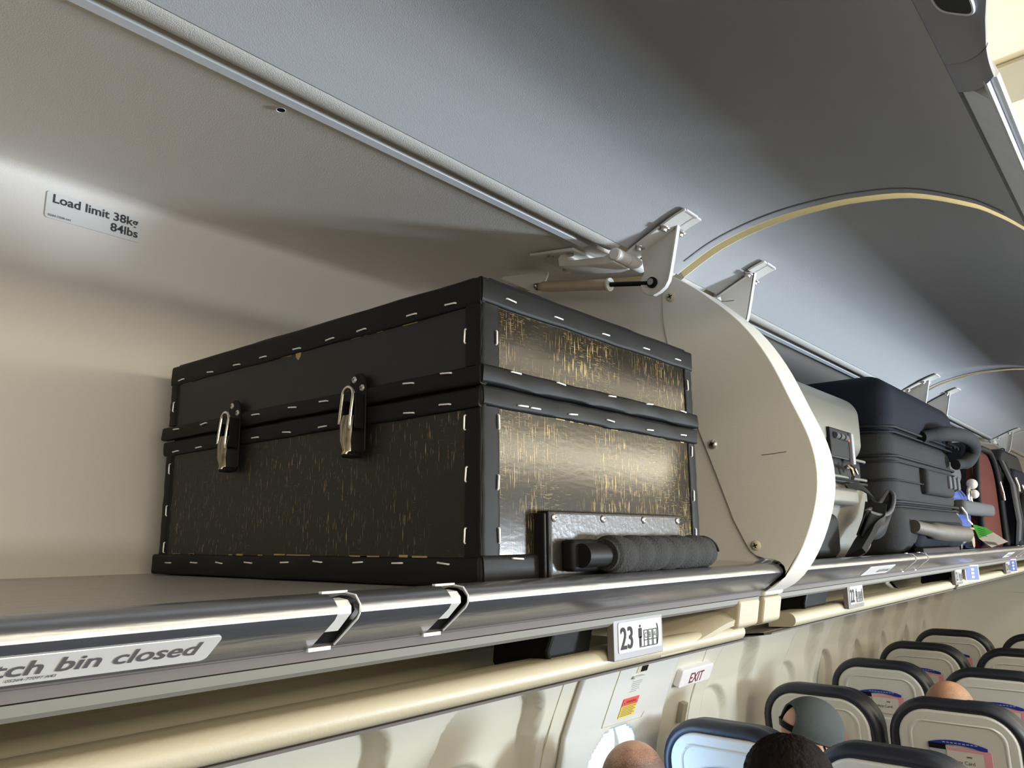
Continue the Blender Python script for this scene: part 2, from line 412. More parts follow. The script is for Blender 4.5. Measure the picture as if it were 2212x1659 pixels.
def hinge_bracket(parent, xc, s):
    """white cast bracket with a fin, screwed under the door, with pin, ceiling block; s=+1 mirrored along x"""
    X = lambda dx: xc+s*dx
    # foot plate following the door underside
    foot = smoothpoly([(.572, .396), (.555, .406), (.530, .4175), (.505, .4285), (.480, .4390), (.464, .4440), (.458, .4455)], 3)
    f = MB()
    n = len(foot)
    for dx0, dx1, i0, i1 in ((-.030, .004, 1, n-1), (-.026, .008, n-4, n), (-.002, .020, n//2+2, n-1)):
        seg = foot[i0:i1]
        f.ribbon([(p[0]-.001, p[1]-.0045) for p in seg], -.0035, min(X(dx0), X(dx1)), max(X(dx0), X(dx1)))
    b = link('hinge_bracket', f, M['bracket'], parent, bevel=.0012)
    fin = [(.546, .4060), (.527, .4160), (.505, .4265), (.4850, .4345), (.4830, .4325), (.4930, .3910), (.4985, .3680), (.5020, .3560), (.5080, .3480), (.5170, .3425), (.5270, .3395), (.5370, .3420), (.5450, .3480), (.5490, .3580), (.5475, .3680), (.5420, .3780), (.5440, .3900)]
    link('fin', MB().prism(fin, X(0)-.002, X(0)+.002), M['bracket'], b, bevel=.0008)
    # stiffening flange along the fin's free edge
    fl = [(.4828, .4335), (.4926, .3910), (.4981, .3680), (.5016, .3560), (.5076, .3476), (.5167, .3421), (.5270, .3391)]
    link('fin_flange', MB().ribbon(fl, .0022, min(X(-.006), X(.002)), max(X(-.006), X(.002))), M['bracket'], b, smooth=50)
    for (dx, y, z) in ((-.022, .536, .4100), (-.024, .494, .4275), (.014, .489, .4300)):
        nn = Vector((0, .42, -.90)).normalized()
        p = Vector((X(dx), y, z))
        link('bolt', MB().cyl(p+Vector((0, 0, .001)), p+nn*.0060, .0056, .0050, 16).cyl(p, p+nn*.0020, .0085, .0082, 18), M['steel'], b)
    p = Vector((X(-.004), .5290, .3590))
    link('pivot_bolt', MB().cyl(p+Vector((s*.01, 0, 0)), p-Vector((s*.005, 0, 0)), .0048, .0048, 14), M['steel'], b)
    link('washer', MB().cyl(p+Vector((s*.003, 0, 0)), p-Vector((s*.0015, 0, 0)), .0080, .0080, 20), M['black'], b)
    # hinge pin barrel along x and the block fixed to the bin ceiling
    pc = Vector((0, .5555, .3935))
    link('hinge_pin', MB().cyl((X(-.058), pc.y, pc.z), (X(-.026), pc.y, pc.z), .0092, n=22).cyl((X(-.0255), pc.y, pc.z), (X(.014), pc.y, pc.z), .0098, n=22).cyl((X(-.060), pc.y, pc.z), (X(-.058), pc.y, pc.z), .0085, n=22), M['bracket'], parent, bevel=.0008)
    blk = [(.560, .3840), (.575, .3830), (.625, .392), (.655, .399), (.657, .4120), (.650, .4200), (.640, .4195), (.636, .4040), (.575, .3950), (.560, .4000)]
    xa, xb = sorted((X(-.056), X(-.010)))
    k = link('hinge_block', MB().prism(blk, xa, xb), M['bracket'], parent, bevel=.0015)
    base = [(.618, .4115), (.700, .4225), (.700, .4275), (.618, .4165)]
    xa, xb = sorted((X(-.070), X(.022)))
    link('block_base', MB().prism(base, xa, xb), M['bracket'], k, bevel=.002)
    for dx, y in ((-.058, .632), (-.058, .668), (.010, .690)):
        z = .4115+(y-.618)*.134
        link('bolt', MB().cyl((X(dx), y, z), (X(dx), y, z-.0035), .0050, n=14), M['steel'], k)

def gas_strut(parent, xc, s):
    X = lambda dx: xc+s*dx
    a = Vector((X(0), .5290, .3590)); bq = Vector((X(.004), .742, .4015))
    d = (bq-a).normalized(); st = link('gas_strut', MB().cyl(a+d*.075, bq-d*.012, .0085, n=20).cyl(bq-d*.012, bq-d*.004, .0085, .006, 20), mat('strut_tan_paint', (.50, .42, .32), .4, noise=.15, nscale=60) if 'strut' not in M else M['strut'], parent)
    link('rod', MB().cyl(a+d*.008, a+d*.080, .0036, n=14), M['black'], st)
    link('end_ring', MB().cyl(a+d*.0745, a+d*.078, .0100, n=24), M['binwhite'], st)
    link('ball_joint', MB().ball(bq, .0068, 16, 10).ball(bq+Vector((-s*.007, 0, 0)), .004, 12, 8), M['steel'], st)
    pl = [(bq.y-.02, .4235), (bq.y+.075, .4360), (bq.y+.078, .4330), (bq.y+.01, bq.z-.006), (bq.y-.008, bq.z-.006), (bq.y-.020, .4180)]
    link('strut_mount', MB().prism(pl, X(.006)-.0015, X(.006)+.0015).box(min(X(.006), X(.030)), max(X(.006), X(.030)), bq.y, bq.y+.07, .4255, .4275), M['bracket'], parent)

M['strut'] = mat('strut_tan_paint', (.52, .43, .32), .4, noise=.15, nscale=60)
DIVP = smoothpoly([(.556, .404), (.540, .393), (.506, .3655), (.449, .309), (.411, .250), (.383, .184), (.362, .129), (.356, .083), (.363, .038), (.383, -.012), (.409, -.050), (.440, -.073), (.466, -.075)], 4)

def build_bin(x0, x1, label, slots, latch, first):
    b = thing('overhead_bin', label, 'luggage bin', (x0, .75, -.06), None)
    # shelf, rear corner and ceiling: one moulded shell
    link('shelf', MB().box(x0, x1, .47, 1.10, -.058, -.0415), M['shelf'], b, smooth=0, label='brushed metal shelf')
    link('rear_shell', MB().ribbon(CEILP, .010, x0, x1), M['bin'], b, smooth=40)
    # small fillet where the back meets the shelf
    # front extrusion of the bin ceiling: white strip and rolled hinge rail
    link('edge_strip', MB().prism([(.5925, .4125), (.6045, .4125), (.6045, .4215), (.5925, .4215)], x0, x1 if not first else .878), M['strip'], b, smooth=0, bevel=.0008)
    rail = []
    for k in range(22):
        a = 2*math.pi*k/22; rail.append((.5655+.0215*math.cos(a), .4265+.0205*math.sin(a)))
    xr = [(x0+.002, .900)] if first else [(x0+.115+.03, G2-.16), (G2+.155, x1-.15)]
    if first: xr.append((1.015, 1.062))
    else: xr.insert(0, (1.088, 1.165))
    m = MB()
    for q in xr: m.prism(rail, *q)
    link('hinge_rail', m, M['rail'], b, smooth=40)
    link('hinge_backing', MB().box(x0, x1, .588, .600, .4225, .452).box(x0, x1, .545, .60, .448, .456), M['creamdk'], b, smooth=0)
    # polished lip, cut by the latch slots
    m = MB(); xs = [x0]
    for s0, s1 in slots: xs += [s0, s1]
    xs.append(x1)
    lp = LIPP[::-1]
    for i in range(0, len(xs), 2): m.ribbon(lp, -.0022, xs[i], xs[i+1])
    lip = link('lip', m, M['lip'], b, smooth=40, label='polished metal front lip')
    for s0, s1 in slots:
        # dark pocket, cream latch tongue, burred metal edges
        link('latch_slot', MB().prism([(.447, -.040), (.4215, -.040), (.4195, -.044), (.4415, -.0655), (.450, -.064)], s0, s1), M['black'], b, smooth=0)
        tong = [(.4300, -.0362), (.4205, -.0372), (.4168, -.0410), (.4165, -.0455), (.4300, -.0575), (.4320, -.0565), (.4210, -.0450), (.4230, -.041), (.432, -.039)]
        link('latch_tongue', MB().prism(tong, s0+.0008, s1-.0048), M['placard'], b, smooth=30, bevel=.0005)
        link('slot_edge', MB().box(s0-.001, s1+.001, .4290, .4325, -.0334, -.0318).box(s0-.002, s1-.003, .4395, .4425, -.0700, -.0676).tube([(s1, .4325, -.0330), (s1, .4190, -.0345), (s1, .4140, -.0402), (s1, .4140, -.0455), (s1, .4165, -.0492), (s1, .4400, -.0670)], .0007, 6), M['strip'], b, smooth=0)
    # lower edge profile under the lip
    link('lower_edge', MB().prism([(.441, -.0690), (.445, -.0700), (.4475, -.0765), (.452, -.0775), (.470, -.0775), (.470, -.0560), (.455, -.060)], x0, x1), M['psugrey'], b, smooth=30)
    link('lower_trim', MB().prism([(.4485, -.0775), (.4500, -.0835), (.4535, -.0865), (.470, -.0865), (.470, -.0775)], x0, x1), M['trimgrey'], b, smooth=30)
    return b

bin1 = build_bin(XA, 1.052, 'nearest open overhead bin, holding the big black case', [(.3185, .3370), (.4205, .4390)], True, True)
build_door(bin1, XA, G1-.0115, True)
hinge_bracket(bin1, .945, 1); gas_strut(bin1, .945, 1)
bin2 = build_bin(1.118, 6.65, 'open overhead bin packed with suitcases and backpacks, beyond the white divider', [(1.745, 1.756), (1.846, 1.857), (3.2, 3.211), (3.3, 3.311)], False, False)
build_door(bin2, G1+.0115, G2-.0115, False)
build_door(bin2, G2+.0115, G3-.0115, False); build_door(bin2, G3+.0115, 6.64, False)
hinge_bracket(bin2, 1.205, -1); hinge_bracket(bin2, 2.405, 1); hinge_bracket(bin2, 2.665, -1); hinge_bracket(bin2, G3-.13, 1)

# divider between the bins: side board, shaped white end moulding with a fixing panel
div = link('bin_divider', MB().prism([(.575, .405), (1.10, .475), (1.10, -.045), (.466, -.045), (.45, -.03), (.50, .15), (.56, .30)], 1.052, 1.118), M['bin'], None, smooth=0)
div.name = 'bin_divider'; tag(div, 'white curved end divider standing between the near bin and the packed bin', 'divider')
poly = DIVP+[(.470, -.0445), (.4500, -.0400), (.4460, -.0335), (.4330, -.0308), (.4240, -.0312), (.4160, -.0345), (.4110, -.0400), (.4100, -.0460), (.4150, -.0510), (.4390, -.0700)][::1]
# outline of the moulding: front curve, then back up behind the board
outer = [p for p in DIVP if not (p[1] < -.055 and p[0] > .43)]
lipcut = [(.4395, -.0715), (.4105, -.0500), (.4085, -.0440), (.4105, -.0370), (.4160, -.0315), (.4250, -.0285), (.4350, -.0280)]
back = [(.448, -.0240), (.456, -.0180), (.462, -.008), (.478, .025), (.500, .090), (.527, .166), (.560, .25), (.5735, .33), (.5725, .404)]
mold = outer+lipcut+back
link('end_moulding', MB().prism(mold[::-1], 1.0485, 1.120), M['binwhite'], div, smooth=30, bevel=.007, bseg=4)
link('tail_moulding', MB().prism([(.4395, -.0715), (.443, -.0775), (.46, -.079), (.50, -.072), (.50, -.060), (.4470, -.0690)], 1.055, 1.120), M['binwhite'], div, smooth=30, bevel=.003)
# inner rolled rim seen as a slightly stepped face
rim = [(p[0]+.012, p[1]) for p in outer if -.03 < p[1] < .36]
for i, (y, z) in enumerate(((.557, .369), (.502, .134), (.447, -.010))):
    screw('screw', (1.0487, y, z), (-1, 0, 0), .0070 if i != 0 else .0080, M['creamdk'] if i != 1 else M['screw'], div)
for pts in (((.42, .35, .0002), ), ):
    pass
for nm, pth in (('scuff_mark', [(1.0482, .475, .345), (1.0482, .468, .3435), (1.0482, .455, .342)]), ('scuff_mark', [(1.0482, .43, .113), (1.0482, .415, .1135), (1.0482, .395, .115)])):
    link(nm, MB().tube(pth, .0005, 6), M['inkgrey'], div)

# placards on the near bin
p1 = plate((.410, 1.1072, .4415), (1, 0, 0), (0, 0, 1), .064, .0205, .0006, .004)
c = (.4095, 1.1078-.0008, .4580)
pl = link('load_placard', plate((.409, 1.1072, .4490), (1, 0, 0), (0, 0, 1), .064, .0190, .0008, .004), M['placard'], bin1, smooth=0, label='white load limit placard')
text('lettering', 'Load limit 38kg', (.3520, 1.1062, .4530), (1, 0, 0), (0, 0, 1), .0172, M['ink'], pl, sx=1.08, bold=.018)
text('lettering', '84lbs', (.4685, 1.1062, .4365), (1, 0, 0), (0, 0, 1), .0172, M['ink'], pl, sx=1.08, align='RIGHT', bold=.018)
text('lettering', '05264-77098 A43', (.3485, 1.1062, .4330), (1, 0, 0), (0, 0, 1), .0040, M['inkgrey'], pl, sx=1.0, bold=.01)
def lip_label(b, x0, x1, words, d0=.003, d1=.0275, size=.0160):
    xm = (x0+x1)/2; c = lip_pt(xm, (d0+d1)/2, .0002)
    q = link('lip_placard', plate(c, (1, 0, 0), tuple(-e_lip), (x1-x0)/2, (d1-d0)/2, .0006, .004), M['placard'], b, smooth=0, label='pale self-adhesive placard on the lip')
    return q
q = lip_label(bin1, .080, .2440, '')
ex, ey = Vector((1, 0, 0)), -e_lip
text('lettering', 'latch bin closed', lip_pt(.2345, .0190, .0008), ex, ey, .0180, M['inkgrey'], q, sx=1.0, align='RIGHT', bold=.015)
text('lettering', '05264-77097 A43', lip_pt(.1640, .0240, .0008), ex, ey, .0036, M['inkgrey'], q, sx=.86, align='RIGHT', bold=.01)
for x0, x1 in ((1.46, 1.62), (2.90, 3.03)):
    q = lip_label(bin2, x0, x1, '')
    text('lettering', 'latch bin closed', lip_pt(x1-.010, .0205, .0008), ex, ey, .0140, M['inkgrey'], q, sx=.86, align='RIGHT', bold=.02, shear=.15)
# small marks: holes in the bin ceiling, scuffs on the door
for x, y, r in ((.389, .622, .0045), (.884, .629, .0032), (.899, .629, .0032), (.914, .629, .0032)):
    z = .418+(y-.62)*.14-.0006
    link('fastener_hole', MB().cyl((x, y, z), (x, y, z-.0004), r, n=18), M['black'], bin1, smooth=0)
    link('hole_rim', MB().tube([(x+r*math.cos(a/12*math.pi), y+r*math.sin(a/12*math.pi), z-.0004) for a in range(24)], .0005, 6, closed=True), M['strip'], bin1, smooth=40)
rnd = random.Random(3)
m = MB()
for k in range(26):
    t = k/25; x = .60+.010*math.sin(k*2.1)+.012*t; y = .455-.075*t
    zz = .4575+.006*min(1, (.455-y)/.06)
    m.tube([(x, y, zz-.0035), (x+.003*rnd.random(), y+.003*rnd.random(), zz-.0038)], .0004, 5)
link('door_scuffs', m, M['inkgrey'], bin1)

# ================================================================== HARD CASE
case = thing('equipment_case', 'black worn plywood case with stapled vinyl edges, alone on the near shelf', 'case', (.715, .76, -.041))
CX0, CX1, CY0, CY1 = .511, .916, .4665, 1.045
ZB, ZS, ZL, ZT = -.0405, .1350, .1440, .2400
body = link('case_body', MB().box(CX0, CX1, CY0, CY1, ZB, ZS), M['vinyl'], case, smooth=0, bevel=.002)
lid = link('lid', MB().box(CX0, CX1, CY0, CY1, ZL, ZT), M['vinyl'], case, smooth=0, bevel=.004)
def panel(parent, face, a0, a1, z0, z1, m, name='panel'):
    """face 'end' looks back along -x, 'front' looks into the aisle along -y; slightly ragged raw plywood border shows at the trim"""
    if face == 'end':
        g = MB(); g.box(CX0-.0012, CX0, a0, a1, z0, z1)
    else:
        g = MB(); g.box(a0, a1, CY0-.0012, CY0, z0, z1)
    return link(name, g, m, parent, smooth=0)
panel(body, 'end', .483, 1.030, -.0150, .1170, M['woodL'], 'plywood_panel')
panel(lid, 'end', .483, 1.030, .1530, .2155, M['woodLid'], 'plywood_panel')
panel(body, 'front', .534, .900, -.0130, .1210, M['woodR'], 'plywood_panel')
panel(lid, 'front', .530, .898, .1555, .2200, M['woodR'], 'plywood_panel')
# soft vinyl trim bands, a little puffy and uneven
def band(parent, p0, p1, wdir, nrm, wid, th, seed=0, lab=None, name='vinyl_trim', n=22, wob=.0004):
    r = random.Random(seed); p0 = Vector(p0); p1 = Vector(p1); wdir = Vector(wdir).normalized(); nrm = Vector(nrm).normalized()
    prof = [(-.5, -.5), (-.5, .50), (-.46, .84), (-.34, .98), (0, 1.0), (.34, .98), (.46, .84), (.5, .50), (.5, -.5)]
    vs = []; k = len(prof); ph = [r.random()*6 for _ in range(4)]
    for i in range(n+1):
        t = i/n; c = p0.lerp(p1, t); e0 = wob*(math.sin(t*17+ph[0])+.6*math.sin(t*41+ph[1])); e1 = wob*(math.sin(t*13+ph[2])+.6*math.sin(t*37+ph[3]))
        for a, h in prof:
            d = a*wid+(e0 if a < 0 else e1)*abs(a)*2; vs.append(c+wdir*d+nrm*(h*th*(1+.12*math.sin(t*29+ph[1]+a*3))))
    fs = [(i*k+j, i*k+j+1, (i+1)*k+j+1, (i+1)*k+j) for i in range(n) for j in range(k-1)]
    fs += [tuple(range(k)), tuple(range(n*k, n*k+k))[::-1]]
    fs += [(i*k, (i+1)*k, (i+1)*k+k-1, i*k+k-1) for i in range(n)]
    return link(name, MB().add(vs, fs), M['vinyl'], parent, smooth=50)
Zv = (0, 0, 1)
EX, FY = CX0-.0006, CY0-.0006
# end face (toward the viewer)
band(lid, (EX, CY0-.002, .2270), (EX, CY1+.002, .2270), Zv, (-1, 0, 0), .0270, .0034, 1)
band(lid, (EX, CY0-.004, .1470), (EX, CY1+.012, .1465), Zv, (-1, 0, 0), .0175, .0062, 2)
band(body, (EX, CY0-.002, .1265), (EX, CY1+.006, .1255), Zv, (-1, 0, 0), .0185, .0048, 3)
band(body, (EX, CY0-.002, -.0275), (EX, CY1+.012, -.0275), Zv, (-1, 0, 0), .0250, .0060, 4)
for z0, z1, par in ((.157, .215, lid), (-.016, .117, body)):
    band(par, (EX, .4745, z0), (EX, .4745, z1), (0, 1, 0), (-1, 0, 0), .0200, .0026, 5, n=10)
    band(par, (EX, 1.0375, z0), (EX, 1.0375, z1), (0, 1, 0), (-1, 0, 0), .0190, .0026, 6, n=10)
# front face (toward the aisle)
band(lid, (CX0-.002, FY, .2285), (CX1+.003, FY, .2285), Zv, (0, -1, 0), .0250, .0034, 7)
band(lid, (CX0-.004, FY, .1480), (CX1+.006, FY, .1490), Zv, (0, -1, 0), .0180, .0064, 8)
band(body, (CX0-.002, FY, .1285), (CX1+.005, FY, .1290), Zv, (0, -1, 0), .0185, .0046, 9)
band(body, (CX0-.003, FY, -.0265), (CX1+.008, FY, -.0265), Zv, (0, -1, 0), .0270, .0056, 10)
for z0, z1, par in ((.157, .216, lid), (-.014, .119, body)):
    band(par, (.5215, FY, z0), (.5215, FY, z1), (1, 0, 0), (0, -1, 0), .0240, .0026, 11, n=10)
    band(par, (.9080, FY, z0), (.9080, FY, z1), (1, 0, 0), (0, -1, 0), .0180, .0026, 12, n=10)
# vinyl wrapped over the top of the lid and rounded at the corner post
band(lid, (CX0+.012, CY0+.010, ZT), (CX1-.012, CY0+.010, ZT), (0, 1, 0), Zv, .0240, .0030, 13)
band(lid, (CX0+.012, CY0+.010, ZT), (CX0+.012, CY1-.010, ZT), (1, 0, 0), Zv, .0240, .0030, 14)
for z0, z1, par in ((.1500, .2380, lid), (-.0380, .1330, body)):
    link('corner_wrap', MB().tube([(CX0+.0015, CY0+.0015, z0+(z1-z0)*k/8) for k in range(9)], .0042, 12), M['vinyl'], par)
for zc, hh, rr_, par in ((.2270, .0120, .0050, lid), (.1475, .0085, .0074, lid), (.1275, .0090, .0062, body), (-.0270, .0125, .0072, body)):
    link('corner_fold', MB().tube([(CX0+.0012, CY0+.0012, zc-hh+2*hh*k/10) for k in range(11)], [rr_*(1-.25*abs(k/5-1)**3) for k in range(11)], 16), M['vinyl'], par, smooth=60)
link('lid_lining', MB().box(CX0+.004, CX1-.004, CY0+.004, CY1-.004, .1340, .1450), M['black'], body, smooth=0)
# glimpses of raw plywood along the trim
rr = random.Random(8)
for (face, a0, a1, z, par, k) in (('end', .50, 1.02, -.0148, body, 16), ('end', .50, 1.02, .2140, lid, 7), ('front', .54, .89, .1200, body, 9), ('front', .54, .89, .2185, lid, 10), ('front', .54, .89, .1565, lid, 6)):
    m = MB()
    for i in range(k):
        a = a0+(a1-a0)*rr.random(); L = .006+.022*rr.random(); h = .0006+.0012*rr.random()
        if face == 'end': m.box(CX0-.0016, CX0-.001, a, min(a+L, a1), z-h, z+h)
        else: m.box(a, min(a+L, a1), CY0-.0016, CY0-.001, z-h, z+h)
    link('raw_edge', m, M['plywood'], par, smooth=0, label='raw plywood showing at the trim edge')
m = MB().prism([(.7450, .2155), (.7560, .2160), (.7545, .2090), (.7500, .2050), (.7465, .2085)], CX0-.0018, CX0-.001)
link('chipped_spot', m, M['plywood'], lid, smooth=0, label='pale chipped spot')
def staple(parent, c, along, nrm, L=.0140):
    c = Vector(c); al = Vector(along).normalized(); nrm = Vector(nrm).normalized(); tilt = rr.uniform(-.10, .10)
    oth = al.cross(nrm); al = (al+oth*tilt).normalized(); c = c+nrm*.0004
    P = [c-al*L/2-nrm*.002, c-al*L/2+nrm*.0002, c-al*(L/2-.0008)+nrm*.0008, c+al*(L/2-.0008)+nrm*.0008, c+al*L/2+nrm*.0002, c+al*L/2-nrm*.002]
    return link('staple', MB().tube(P, .00085, 6), M['staple'], parent)
LH = [(1.018,.2185),(.942,.2185),(.878,.2185),(.819,.2190),(.75,.2180),(.688,.2185),(.634,.2190),(.556,.2205),(.502,.2205),(1.016,.1500),(.944,.1500),(.824,.1490),(.749,.1490),(.691,.1490),(.556,.1505),(.504,.1530),(1.016,.1200),(.955,.1205),(.824,.1215),(.76,.1220),(.693,.1215),(.556,.1215),(.507,.1240),(1.01,-.0255),(.945,-.0245),(.885,-.024),(.822,-.023),(.75,-.022),(.691,-.0205),(.625,-.0205),(.567,-.0205),(.506,-.0200)]
th = lambda z: {True: .0036}.get(z > .2, .0066 if .14 < z < .16 else (.0050 if z > .1 else .0062))
for y, z in LH: staple(lid if z > .14 else body, (EX-th(z), y, z), (0, 1, 0), (-1, 0, 0))
for y, z in [(1.035,.183),(1.033,.098),(1.032,.042),(1.031,-.006),(.483,.186),(.483,.105),(.481,.058),(.482,.004)]: staple(lid if z > .14 else body, (EX-.0028, y, z), (0, 0, 1), (-1, 0, 0), .013)
for x, z in [(.549,.2255),(.625,.2245),(.713,.2245),(.801,.2245),(.879,.2245),(.552,.1545),(.623,.1545),(.717,.1545),(.798,.156),(.881,.157),(.564,.1245),(.583,.1245),(.645,.126),(.715,.127),(.799,.1255),(.881,.1275),(.553,-.0165)]: staple(lid if z > .14 else body, (x, FY-th(z), z), (1, 0, 0), (0, -1, 0))
for x, z in [(.528,.185),(.5305,.106),(.5295,.051),(.5305,.004),(.903,.195),(.905,.109),(.904,.053),(.904,.006)]: staple(lid if z > .14 else body, (x, FY-.0028, z), (0, 0, 1), (0, -1, 0), .013)
# draw latches on the end face
def case_latch(y):
    base = [(-.0140, .1560), (-.0150, .0900), (-.0090, .0830), (.0090, .0830), (.0150, .0900), (.0140, .1560), (.0100, .1660), (.0020, .1720), (-.0060, .1710), (-.0120, .1660)]
    b = link('draw_latch', MB().prism([(y+p[0], p[1]) for p in base], CX0-.0086, CX0-.0062), M['black'], case, bevel=.0008, label='black draw latch with wire loop')
    for dy, z in ((.0040, .1650), (-.0090, .1550), (-.0085, .1310)):
        screw('screw', (CX0-.0087, y+dy, z), (-1, 0, 0), .0036, M['screw'], b)
    # side cheeks
    link('latch_cheek', MB().box(CX0-.020, CX0-.0085, y-.0125, y-.0112, .1120, .1480).box(CX0-.020, CX0-.0085, y+.0070, y+.0083, .1120, .1420), M['black'], b, bevel=.0006)
    X0 = CX0-.0215
    loop = []
    for k in range(13):
        a = math.pi*k/12; loop.append((X0+.002, y+.0005+.0085*math.cos(a), .1470+.0085*math.sin(a)))
    loop = [(X0-.001, y+.009, .1170), (X0, y+.009, .130)]+loop+[(X0, y-.008, .130), (X0-.001, y-.008, .1170), (X0, y-.0065, .1115)]
    link('wire_loop', MB().tube(loop, .00165, 10), M['chrome'], b, label='bright wire loop')
    lev = [(CX0-.0190, .1260, .0085), (CX0-.0215, .1150, .0095), (CX0-.0215, .1000, .0080), (CX0-.0190, .0900, .0055), (CX0-.0205, .0860, .0050)]
    vs = []; fs = []
    for x, z, h in lev:
        for q in (-1, -.6, -.15, 0, .15, .6, 1): vs.append((x-(.0028 if 0 < abs(q) < 1 else (.0012 if q == 0 else -.001)), y+q*h, z))
    for i in range(len(lev)-1):
        for j in range(6): fs.append((i*7+j, i*7+j+1, (i+1)*7+j+1, (i+1)*7+j))
    link('latch_lever', MB().add(vs, fs), mat('dark_nickel', (.18, .16, .13), .25, metal=1.) if 'nickel' not in M else M['nickel'], b, smooth=60)
    link('lever_lip', MB().rbox((CX0-.0130, y, .0860), (.0085, .0075, .0030), .0028), M['black'], b)
M['nickel'] = mat('dark_nickel', (.30, .26, .20), .24, metal=1.)
case_latch(.6330); case_latch(.8700)
# handle plate and taped handle on the front face
hp = link('handle_board', MB().box(.5930, .8460, .4535, .4655, -.0395, .0275), M['plate'], case, smooth=0, bevel=.0035, bseg=3, label='black handle board')
link('leather_edge', MB().ribbon([(.4500, -.0395), (.4500, .0250), (.4520, .0290), (.4580, .0300), (.4650, .0300)], -.0022, .5905, .8480).box(.5895, .5920, .4490, .4655, -.0395, .0300), M['vinyl'], hp, smooth=30, bevel=.0006) if False else None
link('leather_edge', MB().box(.5885, .5925, .4520, .4655, -.0395, .0270).box(.5835, .5872, .4530, .4655, -.0395, .0250), M['vinyl'], hp, smooth=0, bevel=.0012)
for x in (.5995, .6830, .7640, .8410): screw('screw', (x, .4533, .0205), (0, -1, 0), .0040, M['screw'], hp)
gx0, gx1, gy, gz = .645, .862, .4360, -.0150
hnd = link('handle_core', MB().cyl((.6180, gy, gz), (.868, gy, gz), .0115, n=20).rbox((.6400, .4470, gz), (.030, .0080, .0150), .005).rbox((.8650, .4470, gz), (.012, .0080, .0150), .005), M['vinyl'], case, smooth=50, label='black handle core and end brackets')
path = []; rad = []; nn = 90
for k in range(nn+1):
    t = k/nn; path.append((gx0+.012+(gx1-gx0)*t, gy+.0006*math.sin(t*40), gz+.0005*math.sin(t*31)))
    ph = (t*6.5) % 1.0; rad.append(.0172+.0016*math.sin(math.pi*ph)**.8-(.0020 if t > .97 or t < .03 else 0))
tp = link('cloth_tape', MB().tube(path, rad, 26), M['tape'], hnd, smooth=60)
# tape edges run round the grip as a helix
hel = []
for k in range(241):
    t = k/240; a = t*6.5*2*math.pi; hel.append((gx0+.012+(gx1-gx0)*t, gy+.0172*math.cos(a), gz+.0172*math.sin(a)))
link('tape_edge', MB().tube(hel, .0013, 6), M['tape'], hnd)

# ================================================================== CABIN SHELL
T_Y = [(.30, .95), (.05, 1.10), (-.10, 1.16), (-.22, 1.23), (-.351, 1.300), (-.429, 1.335), (-.533, 1.380), (-.65, 1.410), (-.728, 1.422), (-.95, 1.425), (-1.30, 1.39), (-1.70, 1.30)]
def wallY(z):
    for (z0, y0), (z1, y1) in zip(T_Y, T_Y[1:]):
        if z1 <= z <= z0: t = (z0-z)/(z0-z1); return y0+(y1-y0)*t
    return T_Y[0][1] if z > T_Y[0][0] else T_Y[-1][1]
def sstep(a, b, x):
    t = max(0, min(1, (x-a)/(b-a))); return t*t*(3-2*t)
def sdbox(x, z, cx, cz, hx, hz, r):
    qx, qz = abs(x-cx)-hx+r, abs(z-cz)-hz+r
    return math.hypot(max(qx, 0), max(qz, 0))+min(max(qx, qz), 0)-r
RECESS = [.99, 1.52, 2.905, 3.64, 4.13, 4.63, 5.12, 5.63, 6.09]
def wall_depth(x, z):
    d = 0.
    for c in RECESS:
        if abs(x-c) < .3:
            hw = .185+.02*sstep(-.40, -.60, z)
            s = sdbox(x, z, c, -.86, hw, .485, .075)
            fade = 1-.45*sstep(.48, .70, -z)
            d += .055*(1-sstep(-.014, .004, s))*fade
            s2 = sdbox(x, z, c-.035, -.73, .135, .185, .120)
            d += .030*(1-sstep(-.014, .0, s2))
    return d
m = MB(); x0, x1, st = -.6, 6.66, .009
nx = int((x1-x0)/st); zs = [-.10-.008*k for k in range(100)]+[-.92-.06*k for k in range(14)]
vs = []; ys = [wallY(z) for z in zs]
for i in range(nx+1):
    x = x0+(x1-x0)*i/nx
    for j, z in enumerate(zs): vs.append((x, ys[j]+wall_depth(x, z), z))
nz = len(zs); fs = []
for i in range(nx):
    xc = x0+(x1-x0)*(i+.5)/nx
    for j in range(nz-1):
        if sdbox(xc, (zs[j]+zs[j+1])/2, 2.108, -.755, .143, .212, .130) < -.006: continue
        fs.append((i*nz+j, (i+1)*nz+j, (i+1)*nz+j+1, i*nz+j+1))
m.add(vs, fs)
wl = struct('wall_left', m, M['wall'], smooth=70, fix=False)
wl['label'] = 'cream sidewall with moulded window recesses'
# seams between sidewall panels
def wallline(pts, r, mt, name, parent, off=.001, n=12, closed=False):
    P = []
    for (xa, za), (xb, zb) in zip(pts, pts[1:]):
        for k in range(n): t = k/n; z = za+(zb-za)*t; P.append((xa+(xb-xa)*t, wallY(z)-off, z))
    P.append((pts[-1][0], wallY(pts[-1][1])-off, pts[-1][1]))
    return link(name, MB().tube(P, r, 6), mt, parent)
for x in (.62, 1.765, 2.60): wallline([(x, -.25), (x, -1.5)], .0018, M['creamdk'], 'panel_joint', wl, .0004)
